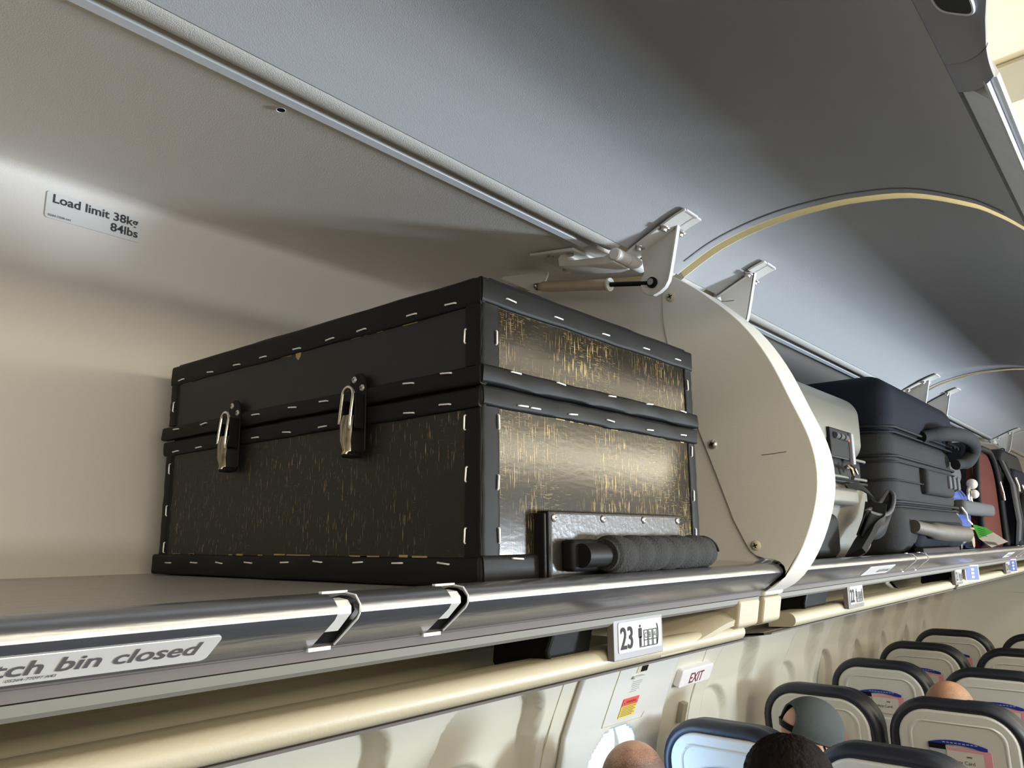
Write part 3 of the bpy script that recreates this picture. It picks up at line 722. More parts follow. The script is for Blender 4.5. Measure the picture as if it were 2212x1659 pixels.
# emergency exit hatch over the wing
def wallsheet(xa, xb, za, zb, r, off, th, nx=16, nz=30, hole=None, bow=0.):
    """rounded sheet hugging the curved sidewall, standing off by off"""
    m = MB(); vs = []; fs = []; cx, cz, hx, hz = (xa+xb)/2, (za+zb)/2, (xb-xa)/2, (za-zb)/2
    G = {}
    def key(i, j): return i*(nz+1)+j
    for i in range(nx+1):
        for j in range(nz+1):
            u = -1+2*i/nx; v = -1+2*j/nz; x = cx+u*hx; z = cz+v*hz
            # pull corner points onto the rounded outline
            ax, az = abs(x-cx)-(hx-r), abs(z-cz)-(hz-r)
            if ax > 0 and az > 0:
                L = math.hypot(ax, az); mx = max(ax, az)
                k = mx/L; x = cx+math.copysign(hx-r+ax*k, x-cx); z = cz+math.copysign(hz-r+az*k, z-cz)
            vs.append((x, wallY(z)-off, z))
    for i in range(nx):
        for j in range(nz):
            if hole:
                xc = sum(vs[key(i+a, j+b)][0] for a in (0, 1) for b in (0, 1))/4; zc = sum(vs[key(i+a, j+b)][2] for a in (0, 1) for b in (0, 1))/4
                if hole(xc, zc): continue
            fs.append((key(i, j), key(i+1, j), key(i+1, j+1), key(i, j+1)))
    m.add(vs, fs); return m
def solid(o, th):
    s = o.modifiers.new('solid', 'SOLIDIFY'); s.thickness = th; s.offset = 1; return o
whole = lambda x, z: sdbox(x, z, 2.108, -.755, .136, .207, .125) < 0
M['hatch'] = mat('exit_hatch_plastic', (.68, .65, .59), .45)
dr = struct('door_1', wallsheet(1.835, 2.375, -.315, -1.22, .075, .010, 0, 60, 100, whole), M['hatch'], smooth=60, fix=False)
sm = dr.modifiers.new('s', 'SOLIDIFY'); sm.thickness = .014; sm.offset = 0
dr['label'] = 'overwing emergency exit hatch'
# window reveal ring and the bright pane outside it
ring = []; ring2 = []; ring3 = []
for k in range(48):
    a = 2*math.pi*k/48; cx_, cz_ = 2.108, -.755
    sx = math.copysign(min(.128, abs(.16*math.cos(a))), math.cos(a)); sz = math.copysign(min(.195, abs(.24*math.sin(a))), math.sin(a))
    # superellipse outline
    ca, sa = math.cos(a), math.sin(a); e = 2/2.9
    x = cx_+.138*math.copysign(abs(ca)**e, ca); z = cz_+.209*math.copysign(abs(sa)**e, sa)
    ring.append((x, wallY(z)-.012, z)); ring2.append((cx_+(x-cx_)*.93, wallY(z)+.055, cz_+(z-cz_)*.95)); ring3.append((cx_+(x-cx_)*.93, wallY(cz_)+.10, cz_+(z-cz_)*.95))
m = MB(); n = 48; m.add(ring+ring2, [(k, (k+1) % n, (k+1) % n+n, k+n) for k in range(n)])
struct('window_1', m, M['hatch'], smooth=60)['label'] = 'exit window reveal'
M['sky'] = mat('bright_daylight', (1, 1, 1), 1., emis=(.93, .97, 1.), estr=1.6)
M['glass'] = mat('acrylic_pane', (1, 1, 1), .05, trans=1.)
m = MB(); m.add([(1.7, 1.72, -1.3), (2.9, 1.72, -1.3), (2.9, 1.72, -.3), (1.7, 1.72, -.3)], [(0, 1, 2, 3)])
struct('sky_backdrop', m, M['sky'], smooth=0)['label'] = 'overcast daylight outside the exit window'
wallline([(2.015, -.348), (2.015, -.540)], .0012, M['creamdk'], 'cover_joint', dr, .019)
wallline([(2.015, -.540), (2.235, -.546), (2.250, -.530)], .0012, M['creamdk'], 'cover_joint', dr, .019)
def wplate(x0, x1, z0, z1, off, th, r=.004):
    zm = (z0+z1)/2; dz = .01; ey = Vector((0, wallY(zm+dz)-wallY(zm-dz), 2*dz)).normalized(); ex = Vector((1, 0, 0))
    return ((x0+x1)/2, wallY(zm)-off, zm), ex, ey, (x1-x0)/2, abs(z1-z0)/2/ey.z
a = wplate(2.115, 2.175, -.395, -.373, .018, 0); link('handle_recess', plate(*a, .0015, .003), M['creamdk'], dr, smooth=0)
a = wplate(2.135, 2.172, -.392, -.375, .0195, 0); link('handle_recess_shadow_gap', plate(*a, .001, .002), M['black'], dr, smooth=0)
a = wplate(2.098, 2.160, -.4080, -.4020, .022, 0); link('handle_lip', plate(*a, .006, .002), M['hatch'], dr, smooth=0)
lines = link('instruction_lettering', MB(), M['inkgrey'], dr) if False else None
m = MB()
for k, (xa, xb) in enumerate(((2.112, 2.165), (2.112, 2.168), (2.112, 2.160), (2.118, 2.160), (2.118, 2.163), (2.112, 2.150))):
    z = -.420-.0060*k; a = wplate(xa, xb, z-.0008, z+.0008, .0192, 0); q = plate(*a, .0004); m.add(q.v, q.f)
link('instruction_lines', m, M['placardframe'], dr, smooth=0)
M['red'] = mat('red_label', (.75, .10, .07), .5); M['yellow'] = mat('yellow_label', (.85, .62, .06), .5)
wn = thing('warning_label', 'red and yellow warning label on the exit hatch', 'label', (2.136, wallY(-.51)-.02, -.526))
a = wplate(2.092, 2.180, -.491, -.469, .0195, 0); rd = link('red_header', plate(*a, .0006), M['red'], wn, smooth=0)
a = wplate(2.092, 2.180, -.527, -.491, .0192, 0); yl = link('yellow_field', plate(*a, .0006), M['yellow'], wn, smooth=0)
ez = Vector((0, wallY(-.47)-wallY(-.49), .02)).normalized()
text('lettering', 'WARNING', (2.110, wallY(-.484)-.0205, -.484), (1, 0, 0), ez, .0125, M['inkred'], rd, sx=.95)
m = MB(); a = Vector((2.098, wallY(-.484)-.0205, -.4845)); link('warning_triangle', MB().add([a, a+Vector((.009, 0, 0)), a+Vector((.0045, -.001, .009)), a+Vector((.0045, -.0018, .003))], [(0, 1, 3), (1, 2, 3), (0, 3, 2)]), M['ink'], rd, smooth=0)
m = MB()
for k in range(6):
    z = -.4955-.0052*k; aa = wplate(2.097, 2.175-.01*(k % 2), z-.0009, z+.0009, .0200, 0); q = plate(*aa, .0003); m.add(q.v, q.f)
link('small_print', m, M['inkgrey'], yl, smooth=0)
# exit sign box
ex = thing('exit_sign', 'white EXIT sign box on the sidewall right of the hatch', 'sign', (2.54, 1.33, -.484))
c, ex1, ey1, hx, hy = wplate(2.425, 2.650, -.482, -.424, .012, 0)
bx = link('housing', plate(Vector(c)-ex1.cross(ey1)*.020, ex1, ey1, hx, hy, .032, .010), mat('sign_white', (.84, .80, .78), .35), ex, smooth=30, bevel=.004, bseg=3)
c2 = Vector(c)
text('lettering', 'EXIT', Vector(c)+Vector((-.052, 0, 0))-ey1*.020+Vector(ex1).cross(ey1)*.0125, ex1, ey1, .052, M['inkred'], bx, sx=.92, bold=.012)
c, e1, e2, hx, hy = wplate(2.515, 2.547, -.610, -.545, .012, 0)
lt = link('coat_hook', plate(Vector(c)+Vector((0, .012, 0)), e1, e2, hx, hy, .020, .003), M['cream'], None, smooth=30, bevel=.002)
tag(lt, 'small upright cream coat hook on the sidewall below the EXIT sign', 'hook')
# bulkhead, floor, ceiling, far side
m = MB().box(6.66, 6.70, -2.0, 1.6, -1.70, .9)
bk = struct('wall_front', m, M['bulk'], smooth=0)
struct('trim_1', MB().box(6.655, 6.66, -1.9, .95, -.392, -.386), M['strip'], smooth=0)
struct('floor', MB().box(-1.2, 6.70, -2.0, 1.45, -1.75, -1.70), M['floor'], smooth=0)
cp = [(1.20, .50), (.60, .54), (.20, .56), (-.10, .575), (-.62, .58), (-1.1, .575), (-1.5, .53), (-1.9, .40)]
struct('ceiling', MB().ribbon(cp, .01, -1.2, 6.70, nx=1), M['ceil'], smooth=30)
for i, x in enumerate((-.35, 1.02, 2.39, 3.76, 5.13)):
    struct('trim_%d' % (i+2), MB().ribbon([(p[0], p[1]-.012) for p in cp[:7]], .004, x, x+.10, nx=1), M['cream'], smooth=30)
struct('wall_right', MB().prism([(-1.16, .57), (-1.20, .30), (-1.30, .05), (-1.36, -.07), (-1.86, -.14), (-2.02, -.5), (-2.04, -.8), (-1.95, -1.7), (-2.1, -1.7), (-2.2, .6)], -1.2, 6.70), M['wall'], smooth=30)
struct('wall_back', MB().box(-1.25, -1.2, -2.0, 1.5, -1.7, .6), M['cream'], smooth=0)

# ================================================================== SERVICE PANELS UNDER THE BINS
def service_panel(x0, x1, label, tail=None, head=None):
    t = thing('service_panel', label, 'service panel', ((x0+x1)/2, .5, -.13), 'passenger service panels under the bin')
    # recess: roof, curved back, and floor running out to the rounded rail
    cav = [(.470, -.088), (.520, -.091), (.575, -.096), (.605, -.106), (.615, -.120), (.605, -.133), (.575, -.139), (.52, -.1385), (.475, -.1330)]
    link('recess', MB().ribbon(cav, .003, x0, x1), M['creamdk'] if False else M['cream'], t, smooth=50)
    xs0, xs1 = (head or x0), (tail or x1)
    rl = []
    for k in range(9):
        a = math.radians(80+ (250-80)*k/8); rl.append((.4690+.0115*math.cos(a)*1.0, -.1215+.0105*math.sin(a)))
    link('rounded_rail', MB().prism([(.500, -.1130)]+rl+[(.500, -.1330)], xs0, xs1), M['cream'], t, smooth=60)
    link('lower_strip', MB().prism([(.4625, -.1320), (.4640, -.1345), (.60, -.160), (1.24, -.20), (1.24, -.19), (.60, -.145)], x0, x1), M['psugrey'], t, smooth=0)
    return t
M['signface'] = mat('sign_face_white', (.33, .33, .32), .45)
def row_sign(x, num, label, wd=.098, letters='CBA', y=.4495, blue=False):
    s = thing('row_number_sign', label, 'sign', (x+wd/2, y, -.1205), 'row number signs on the service rail')
    zc = -.1000; h = .0205
    f = link('sign_frame', plate((x+wd/2, y+.008, zc), (1, 0, 0), (0, 0, 1), wd/2, h, .008, .0012), M['signframe'], s, smooth=0, bevel=.0006)
    fc = link('sign_face', plate((x+wd/2+.002, y-.0001, zc+.0012), (1, 0, 0), (0, 0, 1), wd/2-.0060, h-.0055, .0005, .0025), M['signface'] if not blue else M['blue'], s, smooth=0, label='white sign face')
    if blue: return s
    k = wd/.098; Y = y-.0008
    text('lettering', num, (x+.011*k, Y, zc-.0100), (1, 0, 0), (0, 0, 1), .0305, M['signink'], fc, sx=.84*k, bold=.012)
    # standing figure, seat block with letters, curved wall
    px = x+.050*k; g = MB()
    g.add(*_v(plate((px, Y, zc+.0100), (1, 0, 0), (0, 0, 1), .0014, .0014, .0002, .0014)))
    g.add(*_v(plate((px, Y, zc+.0030), (1, 0, 0), (0, 0, 1), .0032, .0050, .0002, .0012)))
    g.add(*_v(plate((px, Y, zc-.0055), (1, 0, 0), (0, 0, 1), .0020, .0050, .0002)))
    g.add(*_v(plate((px+.016*k, Y, zc-.0112), (1, 0, 0), (0, 0, 1), .018*k, .0004, .0002)))
    for q in range(3):
        sx_ = px+(.0075+.0095*q)*k
        g.add(*_v(plate((sx_, Y, zc-.003), (1, 0, 0), (0, 0, 1), .0004, .0080, .0002)))
        g.add(*_v(plate((sx_+.0072*k, Y, zc-.003), (1, 0, 0), (0, 0, 1), .0004, .0080, .0002)))
        for zz in (.0050, -.0050): g.add(*_v(plate((sx_+.0036*k, Y, zc+zz), (1, 0, 0), (0, 0, 1), .0037*k, .0004, .0002)))
    ar = [(px+(.0345+.0022*math.sin(a*3.0))*k, Y, zc-.011+.021*a) for a in [i/8 for i in range(9)]]
    g.tube(ar, .0006, 5)
    link('pictogram', g, M['signink'], fc, smooth=0)
    for q, ch in enumerate(letters):
        text('lettering', ch, (px+(.0086+.0095*q)*k, Y, zc-.0028), (1, 0, 0), (0, 0, 1), .0078, M['signink'], fc, sx=.80*k)
    return s
def _v(m): return m.v, m.f
M['blue'] = mat('blue_sign', (.022, .05, .24), .5)
def reading_box(x0, x1, y0=.470):
    o = link('call_panel', MB().prism([(y0+.004, -.090), (.545, -.094), (.548, -.120), (.54, -.130), (y0+.010, -.1180)], x0, x1).tube([(x0, y0+.002, -.089), (x0-.006, y0+.004, -.104), (x0+.002, y0+.008, -.1160)], .0028, 8), M['black'], None, smooth=30)
    return o
P1 = service_panel(XA, 1.040, 'cream service panel recess under the near bin', tail=1.02)
P2 = service_panel(1.120, 2.300, 'cream service panel recess under the second bin, around the row 22 sign', head=1.20)
P3 = service_panel(2.340, 6.65, 'cream service panel recess farthest ahead under the second bin')
for p, xa, xb, bx0, bx1 in ((P1, .690, .700, .618, .688), (P2, 1.40, 1.44, 1.29, 1.395), (P3, 2.25, 2.3, 2.345, 2.40)):
    o = reading_box(bx0, bx1); ro = root_origin(p)
    o.data.transform(Matrix.Translation(-ro)); o.parent = p
row_sign(.690, '23', 'grey-framed row sign reading 23 with seat pictogram, nearest on the rail')
row_sign(1.425, '22', 'grey-framed row sign reading 22, hanging just past the white divider', wd=.085)
row_sign(2.270, '21', 'pale row sign beside the angled blue sign, third along the rail', wd=.085)
row_sign(3.030, '20', 'farthest pale row sign at the right edge of the photo', wd=.085)
def blue_sign(x, label, rz):
    t = thing('lavatory_sign', label, 'sign', (x, .452, -.120))
    f = link('sign_frame', plate((x, .452, -.098), (1, 0, 0), (0, 0, 1), .030, .022, .006, .001), M['placardframe'], t, smooth=0)
    g = link('sign_face', plate((x, .4518, -.098), (1, 0, 0), (0, 0, 1), .026, .018, .0065, .001), M['blue'], t, smooth=0, label='blue sign face')
    q = MB()
    for zz in (.010, 0, -.010): q.add(*_v(plate((x, .4449, -.098+zz), (1, 0, 0), (0, 0, 1), .006, .003, .0003, .002)))
    link('white_symbols', q, M['placard'], g, smooth=0)
    t.rotation_euler.z = rz; return t
blue_sign(2.470, 'blue sign with white symbols turned toward the aisle beside the third row sign', -.40)
blue_sign(3.150, 'farthest small blue sign beyond the last row sign', -.25)
# cream end blocks of the two service panels, meeting under the divider
for nm, xa, xb, lb in (('end_block', .985, 1.048, P1), ('end_block', 1.064, 1.125, P2)):
    pr = [(.447, -.0790), (.4460, -.0840), (.4510, -.1130), (.4640, -.1180), (.62, -.145), (.62, -.079)]
    o = link(nm, MB().prism(pr, xa, xb), M['cream'], lb, smooth=0, bevel=.004, bseg=3)
# sweeping fairing from the near rail up to the end block
vs = []; fs = []; ns = 16
for i in range(ns+1):
    t = i/ns; x = .80+.19*t; up = sstep(.3, 1., t)
    pr = [(.4580, -.1215), (.4600, -.1290), (.62, -.150), (.62, -.112), (.475, -.1115)]
    for y, z in pr: vs.append((x, y-.004*up, z+.018*up))
k = 5
fs = [(i*k+j, i*k+(j+1) % k, (i+1)*k+(j+1) % k, (i+1)*k+j) for i in range(ns) for j in range(k)]+[(0, 1, 2, 3, 4), tuple(range(ns*k, ns*k+k))[::-1]]
link('swept_fairing', MB().add(vs, fs), M['cream'], P1, smooth=50)

# ================================================================== SEATS
M['leather'] = mat('navy_leather', (.017, .019, .028), .42, bump=.5, bscale=60, stretch=(1, .3, 1))
M['shell'] = mat('seat_shell_plastic', (.62, .60, .55), .45, bump=.1, bscale=500)
M['shellrec'] = mat('seat_shell_recess', (.58, .57, .52), .5)
M['cardblue'] = mat('pocket_blue', (.02, .035, .30), .35)
M['pouch'] = mat('clear_pouch', (.42, .46, .44), .25)
M['pink'] = mat('pink_card', (.72, .30, .34), .5); M['card'] = mat('pale_card', (.62, .58, .53), .5)
ZT_S = -.545
def rr_outline(hw, z0, z1, r, n=8, taper=0.):
    """arch outline (y,z): straight sides from z0 up to z1 with corner radius r"""
    pts = [(-hw, z0)]
    for k in range(n+1):
        a = math.pi-(math.pi/2)*k/n; pts.append((-hw+r+taper+r*math.cos(a)-0, z1-r+r*math.sin(a)))
    for k in range(n+1):
        a = math.pi/2-(math.pi/2)*k/n; pts.append((hw-r-taper+r*math.cos(a), z1-r+r*math.sin(a)))
    pts.append((hw, z0)); return pts
def lean(m, z0=-1.25, k=.13):
    m.v = [(x-(z-z0)*k*(1 if z > z0 else 0)+.0, y, z) for x, y, z in m.v]; return m
def make_seat(label):
    s = thing('airline_seat', label, 'seat', (0, 0, -1.70), 'rows of airline seats ahead')
    hw = .218
    # leather back cushion wraps round the shell: arch tube plus pad
    arch = rr_outline(hw-.022, -1.20, ZT_S-.022, .125, 12)
    c = MB(); c.tube([(.018, y, z) for y, z in arch], .024, 14, sq=1.5)
    lean(c); link('backrest_edge', c, M['leather'], s, smooth=60, label='dark leather edge')
    pad = rr_outline(hw-.006, -1.22, ZT_S-.006, .13, 12)
    c = MB().prism(pad, .020, .095); lean(c); link('backrest', c, M['leather'], s, smooth=40, bevel=.016, bseg=4, label='dark leather back cushion')
    # plastic shell with raised border and recess
    o1 = rr_outline(hw-.036, -1.20, ZT_S-.036, .100, 12); c = MB().prism(o1, -.020, .020); lean(c)
    sh = link('seat_shell', c, M['shell'], s, smooth=40, bevel=.008, bseg=3, label='off-white plastic seat shell')
    o2 = rr_outline(hw-.074, ZT_S-.34, ZT_S-.074, .050, 10)
    c = MB(); n = len(o2)
    vs = [(-.0205, y, z) for y, z in o2]+[(-.0125, y*.955, z-.006) for y, z in o2]
    c.add([(-.0208, y*1.04, z+.004) for y, z in o2]+[(-.0245, y*1.00, z+.001) for y, z in o2]+[(-.0208, y*.955, z-.004) for y, z in o2], [(i, i+1, n+i+1, n+i) for i in range(n-1)]+[(n+i, n+i+1, 2*n+i+1, 2*n+i) for i in range(n-1)])
    lean(c); link('recess_rim', c, M['shell'], sh, smooth=60)
    # literature pocket: blue curved rim, pouch
    zp = ZT_S-.145
    rim = [(-.027, -.088+.176*k/14, zp+.012-.014*((k/7)-1)**2) for k in range(15)]
    c = MB(); v = []
    for x, y, z in rim: v += [(x, y, z+.007), (x, y, z-.007), (x+.005, y, z-.007), (x+.005, y, z+.007)]
    f = []
    for k in range(14):
        for j in range(4): f.append((k*4+j, k*4+(j+1) % 4, k*4+4+(j+1) % 4, k*4+4+j))
    c.add(v, f+[(0, 1, 2, 3), (56, 57, 58, 59)]); lean(c)
    pk = link('literature_pocket', c, M['cardblue'], s, smooth=0, label='blue rim of the literature pocket')
    c = MB().box(-.0265, -.0215, .010, .086, zp-.088, zp+.000); lean(c); link('clear_pouch', c, M['pouch'], pk, smooth=0)
    c = MB().box(-.0275, -.0210, .036, .088, zp-.014, zp+.004); lean(c); link('pocket_mouth', c, M['black'], pk, smooth=0)
    c = MB()
    for k in range(9): c.box(-.0276, -.0270, -.060+.012*k, -.060+.012*k+.008, zp+.009, zp+.012)
    lean(c); link('rim_lettering', c, M['pouch'], pk, smooth=0)
    # tray table folded below, latch
    c = MB().box(-.048, -.020, -.175, .175, -1.10, zp-.094); lean(c)
    tr = link('tray_table', c, M['shell'], s, smooth=0, bevel=.008, bseg=3)
    c = MB().box(-.052, -.026, -.014, .014, zp-.150, zp-.105); lean(c); link('tray_latch', c, M['shellrec'], tr, smooth=0, bevel=.004)
    c = MB().box(-.0545, -.050, -.0035, .0035, zp-.142, zp-.108); lean(c); link('latch_groove', c, M['black'], tr, smooth=0)
    for sy in (-1, 1):
        c = MB().box(-.034, -.018, min(sy*.138, sy*.178), max(sy*.138, sy*.178), zp-.098, zp-.076); lean(c); link('tray_hinge', c, M['shell'], s, smooth=0, bevel=.003)
    link('seat_cushion', MB().box(.02, .48, -.21, .21, -1.36, -1.22), M['leather'], s, smooth=0, bevel=.03, bseg=3)
    for sy in (-1, 1): link('armrest', MB().box(.03, .42, sy*.212-.016, sy*.212+.016, -1.09, -1.05), M['leather'], s, smooth=0, bevel=.01)
    for sy in (-1, 1):
        for xx in (.08, .40): link('leg', MB().box(xx-.02, xx+.02, sy*.17-.015, sy*.17+.015, -1.70, -1.36), M['placardframe'], s, smooth=0)
    return s
def make_card(loc):
    s = thing('safety_card', '', 'card', (loc[0], loc[1], loc[2]), 'pink-edged cards in the seat pockets')
    zp = ZT_S-.145
    c = MB().box(-.0285, -.0268, -.098, .034, zp-.080, zp-.006); lean(c); b = link('card_face', c, M['card'], s, smooth=0)
    c = MB().box(-.0290, -.0266, -.099, -.076, zp-.081, zp-.005).box(-.0290, -.0266, -.077, .030, zp-.013, zp-.005); lean(c); link('pink_edge', c, M['pink'], b, smooth=0)
    c = MB()
    for k in range(4): c.box(-.0291, -.0284, -.040+.004*k, -.040+.004*k+.003, zp-.032, zp-.027)
    lean(c); link('card_print', c, M['inkgrey'], b, smooth=0)
    text('card_lettering', 'Safety Card', (-.0291-(zp-.054+1.25)*.13, .026, zp-.054), (0, -1, 0), (-.13, 0, 1), .0165, M['ink'], b, sx=.95, off=.0006)
    return s
seat0 = make_seat(''); card0 = make_card((0, 0, -.80))
ROWX = [2.40, 3.19, 3.98, 4.74, 5.47]
YW, YM, YA = 1.125, .665, .205
SEATL = {('W', 0): 'nearest window-side seat, daylit blue, just right of the exit hatch', ('W', 1): 'window-side seat in front of the person in the grey cap', ('W', 2): 'third window-side seat ahead, showing its whole blue pocket rim',
 ('W', 3): 'fourth window-side seat ahead, half behind the third', ('W', 4): 'farthest window-side seat, right in front of the grey bulkhead',
 ('M', 0): 'nearest middle seat, only its navy top edge showing at the bottom of the photo', ('M', 1): 'middle seat with the fully visible safety card, below the bald passenger', ('M', 2): 'middle seat just beyond the bald passenger', ('M', 3): 'fourth middle seat ahead, cut by the right edge of the photo', ('M', 4): 'farthest middle seat, at the right edge against the bulkhead',
 ('A', 0): None}
CARDL = {('W', 1): 'card mostly hidden by the grey cap', ('W', 2): 'pink-edged card in the third window-side seat', ('W', 3): 'pink-edged card in the fourth window-side seat', ('W', 4): 'pink-edged card in the farthest window-side seat', ('M', 1): 'pink-edged safety card in the middle seat at the bottom right', ('M', 2): 'pink-edged card in the seat just beyond the bald passenger',
 ('W', 0): 'pink-edged card in the nearest window-side seat', ('M', 0): 'pink-edged card in the nearest middle seat', ('M', 3): 'pink-edged card in the fourth middle seat', ('M', 4): 'pink-edged card in the farthest middle seat'}
first = True
for (col, y) in (('W', YW), ('M', YM)):
    for i, x in enumerate(ROWX):
        o = seat0 if first else copy_tree(seat0)
        o.location = (x, y, 0); o['label'] = SEATL[(col, i)]
        if (col, i) in (('W', 1), ('W', 2), ('W', 3), ('W', 4), ('M', 1), ('M', 2)):
            q = card0 if (col, i) == ('W', 1) else copy_tree(card0)
            q.location = (x, y, -.80+H); q['label'] = CARDL[(col, i)]
        first = False

# ================================================================== PEOPLE (seated, seen from behind)
M['skin'] = mat('skin', (.62, .34, .22), .5, bump=.15, bscale=300, noise=.12, nscale=20)
M['skin'].node_tree.nodes['Principled BSDF'].inputs['Subsurface Weight'].default_value = .08
def scalp_mat(name, skin, hair, amount, zlo, zhi):
    """cropped hair speckled over the scalp, thinning out to bare skin on the crown"""
    m = mat(name, skin, .5); nt = m.node_tree; b = nt.nodes['Principled BSDF']
    tc = nt.nodes.new('ShaderNodeTexCoord'); n = nt.nodes.new('ShaderNodeTexNoise'); n.inputs['Scale'].default_value = 420; n.inputs['Detail'].default_value = 3
    nt.links.new(tc.outputs['Object'], n.inputs['Vector'])
    n2 = nt.nodes.new('ShaderNodeTexNoise'); n2.inputs['Scale'].default_value = 28; nt.links.new(tc.outputs['Object'], n2.inputs['Vector'])
    sp = nt.nodes.new('ShaderNodeSeparateXYZ'); nt.links.new(tc.outputs['Object'], sp.inputs[0])
    mr = nt.nodes.new('ShaderNodeMapRange'); mr.inputs[1].default_value = zhi; mr.inputs[2].default_value = zlo; nt.links.new(sp.outputs[2], mr.inputs[0])
    ad = nt.nodes.new('ShaderNodeMath'); ad.operation = 'MULTIPLY_ADD'; nt.links.new(n2.outputs[0], ad.inputs[0]); ad.inputs[1].default_value = .5; nt.links.new(mr.outputs[0], ad.inputs[2])
    a2 = nt.nodes.new('ShaderNodeMath'); a2.operation = 'MULTIPLY_ADD'; nt.links.new(n.outputs[0], a2.inputs[0]); a2.inputs[1].default_value = 1.2; nt.links.new(ad.outputs[0], a2.inputs[2])
    m2 = nt.nodes.new('ShaderNodeMapRange'); m2.inputs[1].default_value = 1.0; m2.inputs[2].default_value = 1.65; m2.inputs[4].default_value = amount; nt.links.new(a2.outputs[0], m2.inputs[0])
    mx = nt.nodes.new('ShaderNodeMix'); mx.data_type = 'RGBA'; mx.inputs[6].default_value = (*skin, 1); mx.inputs[7].default_value = (*hair, 1)
    nt.links.new(m2.outputs[0], mx.inputs[0]); nt.links.new(mx.outputs[2], b.inputs['Base Color'])
    return m
def person(label, head_c, yaw=0., nod=0., skin=None, shirt=(.05, .05, .06), scale=1., tilt=0.):
    """body is one fused surface; head_c = centre of the skull (eye-relative metres)"""
    hx, hy, hz = head_c
    p = thing('person', label, 'person', (hx+.05, hy, hz-.62))
    R = Matrix.Rotation(yaw, 3, 'Z') @ Matrix.Rotation(tilt, 3, 'X') @ Matrix.Rotation(nod, 3, 'Y')
    S = scale
    def Hp(v): q = R @ Vector(v)*S; return (hx+q.x, hy+q.y, hz+q.z)
    m = MB()
    m.ball((hx, hy, hz), (.096*S, .076*S, .092*S), 28, 20, R)                        # skull
    m.ball(Hp((.030, 0, -.050)), (.068*S, .060*S, .075*S), 22, 16, R)                # face and jaw
    m.ball(Hp((.060, 0, -.095)), (.030*S, .028*S, .022*S), 16, 10, R)                # chin
    m.tube([Hp((.088, 0, -.008)), Hp((.108, 0, -.048)), Hp((.094, 0, -.056))], [.009, .014, .010], 10)  # nose
    m.tube([Hp((.083, -.022, -.076)), Hp((.092, 0, -.074)), Hp((.083, .022, -.076))], .007, 8)          # lips
    for s in (-1, 1):
        m.ball(Hp((.002, s*.076, -.030)), (.020*S, .008*S, .031*S), 14, 10, R)       # ears
        m.ball(Hp((.000, s*.072, -.040)), (.016*S, .012*S, .022*S), 12, 8, R)
        m.ball(Hp((.082, s*.030, -.012)), (.012*S, .016*S, .010*S), 10, 8, R)        # eye sockets
    base = (hx-.02, hy, hz-.20)
    m.tube([Hp((-.028, 0, -.06)), (hx-.022, hy, hz-.13), (base[0], base[1], base[2]), (hx-.02, hy, hz-.25)], [.056, .056, .062, .085], 18)
    m.tube([(hx-.02, hy, hz-.22), (hx-.015, hy, hz-.30), (hx+.0, hy, hz-.45), (hx+.03, hy, hz-.62), (hx+.05, hy, hz-.72)], [.09, .150, .165, .150, .155], 22, sq=.7)
    for s in (-1, 1):
        m.tube([(hx-.015, hy+s*.10, hz-.245), (hx-.01, hy+s*.185, hz-.275), (hx+.03, hy+s*.205, hz-.42), (hx+.08, hy+s*.19, hz-.56), (hx+.20, hy+s*.15, hz-.60), (hx+.30, hy+s*.09, hz-.60)], [.065, .060, .050, .042, .036, .028], 14)
        m.rbox((hx+.345, hy+s*.07, hz-.60), (.050, .040, .017), .015)
        for f in range(4): m.tube([(hx+.385, hy+s*.07+(f-1.5)*.019, hz-.598), (hx+.42, hy+s*.07+(f-1.5)*.020, hz-.604), (hx+.44, hy+s*.07+(f-1.5)*.020, hz-.618)], [.0090, .0085, .0075], 8)
        m.tube([(hx+.33, hy+s*.035, hz-.60), (hx+.355, hy+s*.015, hz-.603), (hx+.375, hy+s*.010, hz-.612)], [.011, .010, .008], 8)
        m.tube([(hx+.05, hy+s*.09, hz-.70), (hx+.30, hy+s*.11, hz-.70), (hx+.50, hy+s*.11, hz-.71), (hx+.53, hy+s*.11, hz-.90), (hx+.52, hy+s*.11, hz-1.10)], [.085, .078, .062, .052, .042], 14)
        m.rbox((hx+.57, hy+s*.11, hz-1.13), (.120, .045, .035), .03)
    b = link('body', m, skin or M['skin'], p, smooth=0, fix=False)
    rm = b.modifiers.new('fuse', 'REMESH'); rm.mode = 'VOXEL'; rm.voxel_size = .0075; rm.use_smooth_shade = True
    sm = b.modifiers.new('soft', 'SMOOTH'); sm.iterations = 4; sm.factor = .5
    sc = MB()
    sc.tube([(hx-.022, hy, hz-.175), (hx-.02, hy, hz-.235), (hx-.015, hy, hz-.31), (hx+.0, hy, hz-.46), (hx+.03, hy, hz-.64), (hx+.05, hy, hz-.73)], [.070, .100, .160, .175, .160, .163], 24, sq=.72)
    for s in (-1, 1): sc.tube([(hx-.015, hy+s*.09, hz-.240), (hx-.01, hy+s*.185, hz-.275), (hx+.03, hy+s*.205, hz-.42), (hx+.08, hy+s*.19, hz-.56), (hx+.18, hy+s*.155, hz-.60)], [.075, .070, .060, .052, .046], 14)
    c = link('shirt', sc, mat('shirt_cloth', shirt, .9, bump=.4, bscale=250), p, smooth=0, fix=False)
    rm = c.modifiers.new('fuse', 'REMESH'); rm.mode = 'VOXEL'; rm.voxel_size = .011; rm.use_smooth_shade = True
    s2 = c.modifiers.new('soft', 'SMOOTH'); s2.iterations = 5; s2.factor = .5
    tr = MB()
